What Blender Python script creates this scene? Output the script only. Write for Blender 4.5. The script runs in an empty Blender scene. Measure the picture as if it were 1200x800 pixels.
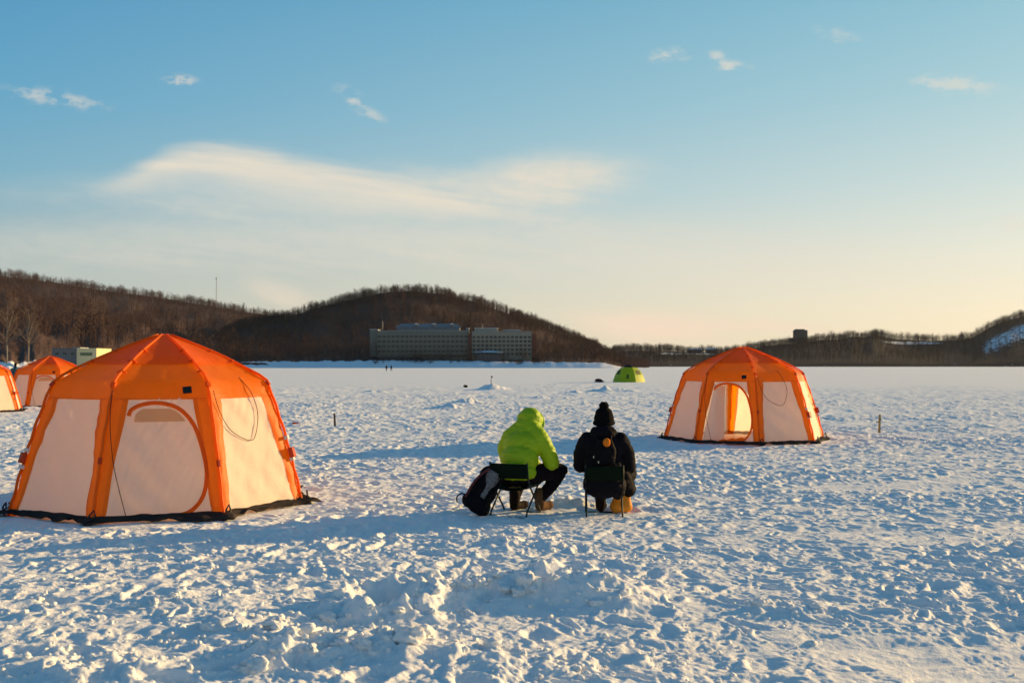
import bpy, math, random
import numpy as np
from mathutils import Vector, Matrix

rng = np.random.default_rng(7)
random.seed(7)
scene = bpy.context.scene
col = scene.collection
R = math.radians
F = 1167.0            # focal length of the 1200 px wide photograph
CAMH, HOR = 1.65, 428.0
HAZE = .000018
SUN_EL, SUN_AZ = R(11.6), R(61)      # azimuth from +Y towards +X


def P(px, py, d):
    return Vector(((px - 600) / F * d, d, CAMH + (HOR - py) / F * d))


# ----------------------------------------------------------------- helpers
def tag(o, label=None, cat=None, group=None, kind=None):
    if label: o['label'] = label
    if cat: o['category'] = cat
    if group: o['group'] = group
    if kind: o['kind'] = kind
    return o


def empty(name, loc, rz=0.0):
    o = bpy.data.objects.new(name, None)
    o.empty_display_size = 0.2
    col.objects.link(o)
    o.location = loc
    o.rotation_euler = (0, 0, rz)
    return o


def link(name, me, mat=None, parent=None, smooth=True):
    o = bpy.data.objects.new(name, me)
    col.objects.link(o)
    if mat is not None:
        for m in (mat if isinstance(mat, (list, tuple)) else [mat]):
            me.materials.append(m)
    if parent is not None:
        o.parent = parent
    if smooth:
        me.polygons.foreach_set('use_smooth', np.ones(len(me.polygons), dtype=bool))
    return o


def np_mesh(name, V, Q=None, T=None):
    me = bpy.data.meshes.new(name)
    V = np.asarray(V, dtype=np.float32).reshape(-1, 3)
    me.vertices.add(len(V))
    me.vertices.foreach_set('co', V.ravel())
    loops, starts, n = [], [], 0
    if Q is not None and len(Q):
        Q = np.asarray(Q, dtype=np.int32).reshape(-1, 4)
        loops.append(Q.ravel()); starts.append(np.arange(len(Q)) * 4); n = len(Q) * 4
    if T is not None and len(T):
        T = np.asarray(T, dtype=np.int32).reshape(-1, 3)
        loops.append(T.ravel()); starts.append(n + np.arange(len(T)) * 3)
    L = np.concatenate(loops); S = np.concatenate(starts)
    me.loops.add(len(L)); me.loops.foreach_set('vertex_index', L.astype(np.int32))
    me.polygons.add(len(S)); me.polygons.foreach_set('loop_start', S.astype(np.int32))
    me.update(calc_edges=True)
    return me


class MB:
    """collects boxes, tubes and sheets that become ONE mesh"""
    def __init__(s):
        s.v = []; s.f = []; s.mi = []

    def add(s, vs, fs, mi=0):
        b = len(s.v)
        s.v += [tuple(p) for p in vs]
        s.f += [tuple(i + b for i in f) for f in fs]
        s.mi += [mi] * len(fs)
        return s

    def box(s, c, d, M=None, mi=0):
        c = Vector(c)
        vs = []
        for z in (-.5, .5):
            for x, y in ((-.5, -.5), (.5, -.5), (.5, .5), (-.5, .5)):
                p = Vector((x * d[0], y * d[1], z * d[2]))
                if M is not None: p = M @ p
                vs.append(c + p)
        return s.add(vs, [(3, 2, 1, 0), (4, 5, 6, 7), (0, 1, 5, 4), (1, 2, 6, 5), (2, 3, 7, 6), (3, 0, 4, 7)], mi)

    def tube(s, pts, r, n=8, mi=0, cap=True):
        pts = [Vector(p) for p in pts]
        rs = r if isinstance(r, (list, tuple)) else [r] * len(pts)
        rings = []
        prev = None
        for i, p in enumerate(pts):
            a = pts[max(0, i - 1)]; b = pts[min(len(pts) - 1, i + 1)]
            t = (b - a)
            t = t.normalized() if t.length > 1e-9 else Vector((0, 0, 1))
            if prev is None:
                u = t.cross(Vector((0, 0, 1)))
                if u.length < 1e-3: u = t.cross(Vector((1, 0, 0)))
            else:
                u = prev - t * prev.dot(t)
                if u.length < 1e-6: u = t.cross(Vector((1, 0, 0)))
            u.normalize(); prev = u
            w = t.cross(u)
            rings.append([p + (u * math.cos(2 * math.pi * k / n) + w * math.sin(2 * math.pi * k / n)) * rs[i] for k in range(n)])
        vs = [q for ring in rings for q in ring]
        fs = []
        for i in range(len(pts) - 1):
            for k in range(n):
                a = i * n + k; b = i * n + (k + 1) % n
                fs.append((a, b, b + n, a + n))
        if cap:
            fs.append(tuple(range(n - 1, -1, -1)))
            fs.append(tuple((len(pts) - 1) * n + k for k in range(n)))
        return s.add(vs, fs, mi)

    def build(s, name, mat, parent=None, smooth=False, bevel=0.0):
        me = bpy.data.meshes.new(name)
        me.from_pydata(s.v, [], s.f)
        me.update()
        o = link(name, me, mat, parent, smooth)
        if any(s.mi): me.polygons.foreach_set('material_index', s.mi)
        if bevel:
            m = o.modifiers.new('b', 'BEVEL'); m.width = bevel; m.segments = 2; m.limit_method = 'ANGLE'
        return o


def catmull(pts, n=8):
    pts = [Vector(p) for p in pts]
    out = []
    for i in range(len(pts) - 1):
        p0 = pts[max(0, i - 1)]; p1 = pts[i]; p2 = pts[i + 1]; p3 = pts[min(len(pts) - 1, i + 2)]
        for k in range(n):
            t = k / n
            out.append(0.5 * ((2 * p1) + (p2 - p0) * t + (2 * p0 - 5 * p1 + 4 * p2 - p3) * t * t + (3 * p1 - p0 - 3 * p2 + p3) * t ** 3))
    out.append(pts[-1])
    return out


# ------------------------------------------------------------- numpy noise
def hsh(ix, iy, seed):
    with np.errstate(over='ignore'):
        h = ix.astype(np.int64).astype(np.uint32) * np.uint32(374761393) + iy.astype(np.int64).astype(np.uint32) * np.uint32(668265263) + np.uint32((seed * 974711 + 12345) & 0xffffffff)
        h = (h ^ (h >> np.uint32(13))) * np.uint32(1274126177)
        h = (h ^ (h >> np.uint32(15))) * np.uint32(2246822519)
        h = h ^ (h >> np.uint32(16))
    return h.astype(np.float64) / 4294967296.0


def gn(x, y, seed=0):
    x = np.asarray(x, dtype=np.float64); y = np.asarray(y, dtype=np.float64)
    ix = np.floor(x); iy = np.floor(y)
    fx = x - ix; fy = y - iy
    u = fx * fx * fx * (fx * (fx * 6 - 15) + 10); v = fy * fy * fy * (fy * (fy * 6 - 15) + 10)

    def g(cx, cy):
        a = hsh(ix + cx, iy + cy, seed) * 6.2831853
        return np.cos(a) * (fx - cx) + np.sin(a) * (fy - cy)
    a = g(0, 0); b = g(1, 0); c = g(0, 1); d = g(1, 1)
    return 1.5 * ((a + (b - a) * u) * (1 - v) + (c + (d - c) * u) * v)


def sst(a, b, x):
    t = np.clip((x - a) / (b - a), 0, 1)
    return t * t * (3 - 2 * t)


# ---------------------------------------------------------------- materials
MATS = {}


def mat_new(name):
    m = bpy.data.materials.new(name)
    m.use_nodes = True
    nt = m.node_tree
    return m, nt, nt.nodes['Principled BSDF'], nt.nodes['Material Output']


def N(nt, t, **kw):
    n = nt.nodes.new(t)
    for k, v in kw.items():
        if k in n.inputs: n.inputs[k].default_value = v
        else: setattr(n, k, v)
    return n


def rgb(c):
    return (c[0], c[1], c[2], 1.0)


def simple(name, c, rough=0.7, var=0.15, scale=8.0, bump=0.0, bscale=60.0, sheen=0.0, metal=0.0, transl=0.0, tc=None):
    m, nt, b, out = mat_new(name)
    tex = N(nt, 'ShaderNodeTexCoord')
    no = N(nt, 'ShaderNodeTexNoise'); no.inputs['Scale'].default_value = scale; no.inputs['Detail'].default_value = 5
    nt.links.new(tex.outputs['Object'], no.inputs['Vector'])
    ramp = N(nt, 'ShaderNodeMix', data_type='RGBA')
    nt.links.new(no.outputs['Fac'], ramp.inputs[0])
    ramp.inputs[6].default_value = rgb([x * (1 - var) for x in c]); ramp.inputs[7].default_value = rgb([min(1, x * (1 + var)) for x in c])
    nt.links.new(ramp.outputs[2], b.inputs['Base Color'])
    b.inputs['Roughness'].default_value = rough
    b.inputs['Metallic'].default_value = metal
    if sheen:
        b.inputs['Sheen Weight'].default_value = sheen; b.inputs['Sheen Roughness'].default_value = .4
    b.inputs['Specular IOR Level'].default_value = 0.3 if rough < .75 else .06
    nrm = None
    if bump:
        n2 = N(nt, 'ShaderNodeTexNoise'); n2.inputs['Scale'].default_value = bscale; n2.inputs['Detail'].default_value = 4
        nt.links.new(tex.outputs['Object'], n2.inputs['Vector'])
        bp = N(nt, 'ShaderNodeBump'); bp.inputs['Strength'].default_value = bump; bp.inputs['Distance'].default_value = 0.02
        nt.links.new(n2.outputs['Fac'], bp.inputs['Height'])
        nt.links.new(bp.outputs['Normal'], b.inputs['Normal']); nrm = bp
    if transl:
        t = N(nt, 'ShaderNodeBsdfTranslucent'); t.inputs['Color'].default_value = rgb(tc or c)
        mx = N(nt, 'ShaderNodeMixShader'); mx.inputs[0].default_value = transl
        nt.links.new(b.outputs[0], mx.inputs[1]); nt.links.new(t.outputs[0], mx.inputs[2])
        if nrm: nt.links.new(nrm.outputs['Normal'], t.inputs['Normal'])
        nt.links.new(mx.outputs[0], out.inputs['Surface'])
    MATS[name] = m
    return m


M_orange = simple('orange_nylon', (.92, .20, .005), .5, .10, 3, .5, 9, transl=.5, tc=(1.0, .28, .004))
M_white = simple('pale_nylon', (.86, .79, .68), .6, .10, 2.2, .6, 5, transl=.48, tc=(1.0, .90, .72))
M_band = simple('orange_webbing', (.88, .15, .006), .6, .12, 20, .3, 60, transl=.45, tc=(1, .2, .005))
M_window = simple('tan_mesh_window', (.78, .50, .28), .6, .08, 6, .2, 40, transl=.52, tc=(.95, .58, .28))
M_skirt = simple('black_groundsheet', (.035, .028, .026), .75, .5, 5, .6, 12)
M_black = simple('black_plastic', (.012, .012, .013), .5, .2, 20)
M_cord = simple('dark_cord', (.07, .045, .03), .8, .2, 30)
M_clip = simple('pale_webbing', (.72, .62, .55), .6, .1, 30)
M_redstrap = simple('red_strap', (.62, .06, .012), .55, .1, 30, transl=.2)
M_lime = simple('lime_green_jacket', (.32, .47, .004), .6, .08, 6, .25, 40, transl=.05, tc=(.5, .6, .01))
M_coat = simple('navy_black_coat', (.0075, .0065, .0095), .8, .25, 7, .4, 50)
M_trouser = simple('dark_trousers', (.009, .007, .009), .85, .3, 9, .4, 45)
M_boot = simple('brown_boot', (.016, .010, .008), .8, .3, 12, .3, 60)
M_boot_lit = simple('sunlit_boot', (.12, .062, .03), .8, .3, 14, .4, 60)  # boot brown lightened, sunlight put into the colour
M_knit = simple('black_knit', (.006, .0055, .0065), .95, .3, 50, .8, 130)
M_skin = simple('skin', (.48, .28, .2), .5, .08, 20)
M_hair = simple('black_hair', (.01, .008, .007), .5, .2, 60)
M_glove = simple('grey_glove', (.05, .05, .055), .8, .2, 30)
M_amber = simple('amber_fabric', (.75, .27, .02), .7, .12, 8, .4, 25, transl=.10, tc=(.9, .35, .03))
M_orangeball = simple('orange_fluff', (.75, .20, .02), .9, .25, 60, .8, 120)
M_sling = simple('dark_green_canvas', (.005, .011, .006), .85, .2, 30, .4, 120)
M_tube = simple('grey_green_tube', (.03, .036, .032), .55, .1, 20, metal=.3)
M_pack = simple('black_packcloth', (.007, .006, .008), .75, .3, 14, .4, 60)
M_packred = simple('dark_red_piping', (.10, .018, .018), .7, .2, 20)
M_lure = simple('rod_grey', (.1, .1, .11), .5, .2, 20)
M_wood = simple('weathered_wood', (.36, .23, .09), .8, .3, 12, .5, 40)
M_darkwood = simple('dark_wood', (.06, .045, .035), .8, .3, 12, .5, 40)
M_yg = simple('yellow_green_nylon', (.36, .46, .010), .55, .10, 3, .2, 20, transl=.22, tc=(.5, .6, .012))
M_darkfab = simple('charcoal_fabric', (.02, .02, .022), .8, .2, 8, transl=.05)
M_dkolive = simple('dark_mesh_window', (.05, .07, .015), .7, .2, 8)
M_brownred = simple('maroon_tarp', (.06, .018, .016), .8, .3, 6, .4, 10)
M_teal = simple('teal_jacket', (.012, .075, .105), .7, .2, 10)
M_bark = simple('bare_bark', (.060, .041, .038), .9, .4, .02)
M_bark2 = simple('reddish_bark', (.090, .054, .044), .9, .4, .02)
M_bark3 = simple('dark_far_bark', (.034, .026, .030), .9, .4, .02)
M_birch = simple('birch_bark', (.20, .17, .14), .8, .35, 1.5)
M_twig = simple('birch_twigs', (.15, .11, .09), .9, .3, .2)
M_conc = simple('weathered_concrete', (.19, .178, .145), .85, .2, .12)
M_conc2 = simple('beige_plaster', (.28, .25, .195), .85, .15, .15)
M_ledge = simple('pale_ledge_concrete', (.44, .40, .32), .85, .15, .2)
M_roofblue = simple('grey_blue_roof', (.16, .175, .19), .6, .2, .3)
M_snowroof = simple('snow_on_roof', (.60, .62, .66), .8, .04, .3)
M_glass = simple('dark_window_glass', (.02, .024, .03), .15, .2, 2)
M_frame = simple('window_frame', (.16, .15, .13), .6, .1, 3)
M_redpanel = simple('brick_red_panel', (.16, .06, .045), .8, .2, .4)
M_darkconc = simple('grey_brown_tower_wall', (.085, .078, .08), .85, .2, .1)
M_cream = simple('cream_wall', (.62, .52, .30), .8, .1, .8)
M_greysiding = simple('grey_siding', (.17, .16, .16), .8, .15, .8)
M_greenwin = simple('green_tinted_glass', (.10, .16, .06), .2, .2, 2)
M_mast = simple('grey_steel', (.25, .25, .26), .5, .1, 1, metal=.4)

# white mottled back panel of the rucksack
m, nt, b, out = mat_new('speckled_back_panel')
tx = N(nt, 'ShaderNodeTexCoord'); vo = N(nt, 'ShaderNodeTexVoronoi'); vo.inputs['Scale'].default_value = 55
nt.links.new(tx.outputs['Object'], vo.inputs['Vector'])
cr = N(nt, 'ShaderNodeValToRGB'); cr.color_ramp.elements[0].position = .25; cr.color_ramp.elements[0].color = rgb((.05, .045, .05)); cr.color_ramp.elements[1].position = .5; cr.color_ramp.elements[1].color = rgb((.17, .155, .16))
nt.links.new(vo.outputs['Distance'], cr.inputs[0]); nt.links.new(cr.outputs[0], b.inputs['Base Color']); b.inputs['Roughness'].default_value = .8
M_speck = m

# ---- snow
m, nt, b, out = mat_new('trampled_snow')
tx = N(nt, 'ShaderNodeTexCoord')
n1 = N(nt, 'ShaderNodeTexNoise'); n1.inputs['Scale'].default_value = .55; n1.inputs['Detail'].default_value = 6
nt.links.new(tx.outputs['Object'], n1.inputs['Vector'])
mx = N(nt, 'ShaderNodeMix', data_type='RGBA'); mx.inputs[6].default_value = rgb((.86, .855, .86)); mx.inputs[7].default_value = rgb((.92, .91, .905))
nt.links.new(n1.outputs['Fac'], mx.inputs[0])
nt.links.new(mx.outputs[2], b.inputs['Base Color'])
b.inputs['Roughness'].default_value = .62
b.inputs['Specular IOR Level'].default_value = .25
b.inputs['Subsurface Weight'].default_value = .4
b.inputs['Subsurface Radius'].default_value = (1.0, .9, .8)
b.inputs['Subsurface Scale'].default_value = .012
n2 = N(nt, 'ShaderNodeTexNoise'); n2.inputs['Scale'].default_value = 55; n2.inputs['Detail'].default_value = 4; n2.inputs['Roughness'].default_value = .7
nt.links.new(tx.outputs['Object'], n2.inputs['Vector'])
n3 = N(nt, 'ShaderNodeTexNoise'); n3.inputs['Scale'].default_value = 8; n3.inputs['Detail'].default_value = 7; n3.inputs['Roughness'].default_value = .72
nt.links.new(tx.outputs['Object'], n3.inputs['Vector'])
b0 = N(nt, 'ShaderNodeBump'); b0.inputs['Strength'].default_value = .42; b0.inputs['Distance'].default_value = .05
nt.links.new(n3.outputs['Fac'], b0.inputs['Height'])
bp = N(nt, 'ShaderNodeBump'); bp.inputs['Strength'].default_value = .7; bp.inputs['Distance'].default_value = .014
nt.links.new(b0.outputs['Normal'], bp.inputs['Normal'])
nt.links.new(n2.outputs['Fac'], bp.inputs['Height'])
nt.links.new(bp.outputs['Normal'], b.inputs['Normal'])
M_snow = m

# ---- hillside: brown litter, snow where the 'snow' attribute says there is open ground
def hill_material(name, c0, c1, patch):
    m, nt, b, out = mat_new(name)
    tx = N(nt, 'ShaderNodeTexCoord')
    n1 = N(nt, 'ShaderNodeTexNoise'); n1.inputs['Scale'].default_value = .012; n1.inputs['Detail'].default_value = 7; n1.inputs['Roughness'].default_value = .65
    n2 = N(nt, 'ShaderNodeTexNoise'); n2.inputs['Scale'].default_value = .12; n2.inputs['Detail'].default_value = 6; n2.inputs['Roughness'].default_value = .7
    for n in (n1, n2): nt.links.new(tx.outputs['Object'], n.inputs['Vector'])
    mx = N(nt, 'ShaderNodeMix', data_type='RGBA'); mx.inputs[6].default_value = rgb(c0); mx.inputs[7].default_value = rgb(c1)
    nt.links.new(n1.outputs['Fac'], mx.inputs[0])
    at = N(nt, 'ShaderNodeAttribute', attribute_name='snow')
    th = N(nt, 'ShaderNodeMath', operation='ADD'); nt.links.new(at.outputs['Fac'], th.inputs[0])
    mu = N(nt, 'ShaderNodeMath', operation='MULTIPLY_ADD'); nt.links.new(n2.outputs['Fac'], mu.inputs[0]); mu.inputs[1].default_value = 1.2; mu.inputs[2].default_value = -.6 + patch
    nt.links.new(mu.outputs[0], th.inputs[1])
    ss = N(nt, 'ShaderNodeMapRange', interpolation_type='SMOOTHSTEP'); ss.inputs[1].default_value = .42; ss.inputs[2].default_value = .6
    nt.links.new(th.outputs[0], ss.inputs[0])
    m2 = N(nt, 'ShaderNodeMix', data_type='RGBA'); nt.links.new(ss.outputs[0], m2.inputs[0]); nt.links.new(mx.outputs[2], m2.inputs[6]); m2.inputs[7].default_value = rgb((.82, .83, .86))
    nt.links.new(m2.outputs[2], b.inputs['Base Color']); b.inputs['Roughness'].default_value = .95; b.inputs['Specular IOR Level'].default_value = .05
    return m


M_hill = hill_material('leaf_litter_slope', (.060, .040, .034), (.11, .068, .055), .0)
M_hill2 = hill_material('dark_far_slope', (.034, .027, .027), (.055, .041, .038), .0)  # darker litter colours for the far right hills

# ------------------------------------------------------------ where things stand
TENT_A = Vector(((193 - 600) / F * 12.1, 12.1, 0)); TENT_B = Vector(((871 - 600) / F * 22.3, 22.3, 0))
TENT_C = Vector(((60 - 600) / F * 40.5, 40.5, 0)); TENT_D = Vector(((-33 - 600) / F * 35.6, 35.6, 0))
SEAT_1 = Vector((.06, 11.20, 0)); SEAT_2 = Vector((1.03, 11.22, 0))

# x, y, height, radius x, radius y, crater
MOUNDS = [(-.84, 6.75, .105, .30, .32, 1), (.28, 7.15, .17, .62, .36, 0), (.62, 6.95, .09, .35, .25, 0), (-1.25, 5.62, .11, .26, .22, 0),
          (-.72, 5.72, .10, .34, .22, 0), (-.15, 5.55, .05, .4, .25, 0), (-.40, 6.95, .07, .25, .2, 0), (1.92, 6.75, .06, .4, .2, 0), (-1.55, 6.2, .05, .4, .3, 0),
          (-2.3, 6.9, .05, .5, .3, 0), (1.1, 8.2, .05, .7, .25, 0), (-2.2, 5.3, .07, .4, .25, 0), (.1, 9.1, .05, .5, .3, 0),
          (-1.45, 68, .42, .75, .7, 0), (-.8, 69, .16, .7, .7, 0), (5.6, 62, .26, .8, .7, 0), (7.1, 62, .17, .9, .6, 0), (3.9, 60, .13, .8, .6, 0), (-2.4, 38, .16, .6, .5, 0), (-2.0, 44, .2, .7, .6, 0),
          (-8.5, 62, .10, .9, .7, 0), (-3.0, 53, .08, .6, .6, 0), (1.4, 50, .08, .5, .5, 0), (15, 58, .09, 2, .6, 0), (18, 66, .10, 4, .6, 0),
          (.86, 11.75, .07, .25, .2, 0), (1.65, 11.6, .06, .3, .16, 0), (.55, 11.9, .08, .3, .2, 0), (1.3, 12.1, .07, .4, .2, 0)]


def ground_h(x, y, res=None):
    """height of the trampled snow; res = local mesh spacing, so that octaves below it fade out"""
    x = np.asarray(x, float); y = np.asarray(y, float)
    d = np.hypot(x, y)
    if res is None: res = np.full_like(d, .01)
    h = np.zeros_like(d)
    near = 1 - .9 * sst(66, 98, d + 10 * gn(x / 9, y / 9, 77))       # trampled area ends out on the lake
    act = near * (.55 + .45 * sst(-.35, .35, gn(x / 5, y / 5, 3)))
    smooth_path = sst(.0, .5, gn(x / 2.2 + .3 * y, y / 7, 91)) * sst(1.0, 2.6, x) * (1 - sst(6.2, 7.5, y))
    act = act * (1 - .65 * smooth_path)
    # packed snow-machine runs, streaked along their length
    for (ax, ay, bx, by, wd) in ((2.2, 9.6, 12, 11.6, .55), (3.5, 13.6, 16, 15.4, .7), (1.6, 5.3, 5.2, 6.1, .6), (-9, 26, 16, 30, .8), (-3, 33, 22, 37, .9)):
        L_ = math.hypot(bx - ax, by - ay); ux, uy = (bx - ax) / L_, (by - ay) / L_
        tt = (x - ax) * ux + (y - ay) * uy; q = np.abs(-(x - ax) * uy + (y - ay) * ux + .35 * gn(tt / 4, tt * 0 + ax, 71))
        run = (1 - sst(wd * .8, wd * 1.3, q)) * sst(-1.0, .8, tt) * (1 - sst(L_ - .8, L_ + 1, tt)) * (.35 + .65 * sst(-.3, .2, gn(x / 1.1, y / 1.1, 72)))
        act = act * (1 - .7 * run); h += -.03 * run + .012 * run * gn(tt / 3.0, q / .13, 73)
    # packed and wind-scoured drifts
    h += .05 * gn(x / 7, y / 5, 1) * near + .022 * gn(x / 9, y / 3, 2) + .05 * sst(70, 110, d) * gn(x / 14, y / 22, 6) * sst(-.1, .5, gn(x / 60, y / 90, 7))
    wx = x + .06 * gn(x / .30, y / .30, 11); wy = y + .06 * gn(x / .30, y / .30, 12)

    def octv(lam, amp, seed, fn=None, xx=wx, yy=wy):
        k = sst(1.6, 3.6, lam / res)
        v = gn(xx / lam, yy / lam, seed)
        if fn: v = fn(v)
        return amp * k * v
    h += act * octv(1.5, .026, 21)
    h += act * octv(.72, .015, 22)
    h += act * octv(.36, .011, 23)
    h += act * octv(.19, .008, 24)
    h += act * octv(.11, .010, 25)
    lum = sst(-.25, .4, gn(x / 1.3, y / 1.3, 31))
    h += act * (.35 + .65 * lum) * octv(.20, .036, 32, lambda v: np.maximum(0, v - .02) ** .85)
    h += act * (.4 + .6 * lum) * octv(.095, .021, 33, lambda v: np.maximum(0, v) ** .85)
    h += act * octv(.30, .016, 34, lambda v: .35 - np.abs(v))
    h += (act + .15) * octv(.062, .0095, 26)
    h += (act + .15) * octv(.033, .0062, 27)
    # chunky broken crust farther out, where only the larger lumps still read
    far = near * sst(14, 26, d)
    h += far * .020 * gn(x / .55, y / .9, 36) + far * .035 * np.maximum(0, gn(x / .42, y / .8, 37) - .1) + far * .022 * gn(x / 1.3, y / 2.6, 38)
    # footprints: jittered oval dents with pushed-up rims
    m = (d < 60) & (d > 2.5)
    if m.any():
        X = wx[m]; Y = wy[m]; c = .42
        best = np.full(X.shape, 9.0)
        ci = np.floor(X / c); cj = np.floor(Y / c)
        for di in (-1, 0, 1):
            for dj in (-1, 0, 1):
                a = ci + di; b_ = cj + dj
                ox = (a + .15 + .7 * hsh(a, b_, 41)) * c; oy = (b_ + .15 + .7 * hsh(a, b_, 42)) * c
                an = hsh(a, b_, 43) * 3.1416
                sc = 1 + .9 * (hsh(a, b_, 44) > .6)
                ca, sa = np.cos(an), np.sin(an)
                u = (X - ox) * ca + (Y - oy) * sa; v = -(X - ox) * sa + (Y - oy) * ca
                best = np.minimum(best, np.sqrt((u / .15) ** 2 + (v / .075) ** 2) * sc)
        dent = -.030 * (1 - sst(.55, 1.15, best)) + .020 * np.exp(-((best - 1.4) / .33) ** 2)
        h[m] += dent * act[m] * sst(.02, .10, .42 - res[m]) * (1 - sst(.06, .12, res[m]))
    # mounds of scooped-out snow
    for (mx_, my_, hh, rx, ry, cr_) in MOUNDS:
        q = np.sqrt(((x - mx_) / rx) ** 2 + ((y - my_) / ry) ** 2)
        k = q < 3
        if not k.any(): continue
        qq = q[k]
        lump = 1 + .55 * gn(x[k] / (.5 * rx), y[k] / (.5 * rx), 61) + .25 * gn(x[k] / (.2 * rx), y[k] / (.2 * rx), 62)
        if cr_:
            h[k] += hh * np.exp(-((qq - 1.0) / .42) ** 2) * lump - .11 * np.exp(-(qq / .62) ** 4)
        else:
            h[k] += hh * np.exp(-qq ** 2 * 1.1) * lump
    # flattened under the tents and the seats
    for t, r0, r1, keep in ((TENT_A, 1.75, 2.1, .25), (TENT_B, 1.75, 2.15, .25), (TENT_C, 1.8, 2.4, .3), (TENT_D, 1.8, 2.4, .3), (SEAT_1, .35, .7, .7), (SEAT_2, .35, .7, .7), (Vector((-.30, 11.0, 0)), .2, .45, .6)):
        q = np.hypot(x - t.x, y - t.y)
        w = 1 - sst(r0, r1, q)
        h = h * (1 - w * (1 - keep))
    # beyond the shore the sheet dips below the banks
    return h


def gz(x, y):
    return float(ground_h(np.array([x]), np.array([y]))[0])


# ------------------------------------------------------------------- ground
def build_ground():
    fine = np.concatenate([np.linspace(-R(54), -R(30), 190)[:-1], np.linspace(-R(30), R(30), 960), np.linspace(R(30), R(54), 190)[1:]])
    rest = np.linspace(R(54), R(360 - 54), 50)[1:-1]
    az = np.concatenate([fine, rest])
    rr = [.5, 1.2, 2.0, 2.8, 3.3, 3.7]
    r = 4.0
    while r < 3300:
        rr.append(r)
        k = .00125 if r < 14 else (.0021 if r < 30 else (.003 if r < 100 else (.02 if r < 400 else .09)))
        r *= 1 + k
    rr = np.array(rr)
    A, D = np.meshgrid(az, rr)
    X = D * np.sin(A); Y = D * np.cos(A)
    dr_ = np.gradient(rr)[:, None]
    da = np.gradient(az)[None, :]
    res = np.maximum(np.broadcast_to(dr_, D.shape) * .5, D * np.abs(da))
    H = ground_h(X.ravel(), Y.ravel(), res.ravel())
    H = H.reshape(D.shape)
    nr, na = D.shape
    V = np.stack([X, Y, H], -1).reshape(-1, 3)
    i = np.arange(nr - 1)[:, None] * na; j = np.arange(na)[None, :]; j2 = (j + 1) % na
    Q = np.stack([i + j, i + j2, i + na + j2, i + na + j], -1).reshape(-1, 4)[:, ::-1]
    c = len(V)
    V = np.concatenate([V, [[0, 0, 0]]])
    T = np.stack([np.arange(na), np.full(na, c), (np.arange(na) + 1) % na], -1)[:, ::-1]
    o = link('snow_ground', np_mesh('snow_ground', V, Q, T[:, ::-1]), M_snow)
    tag(o, 'trampled sunlit snow covering the frozen lake', None, None, 'structure')
    return o


build_ground()


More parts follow.
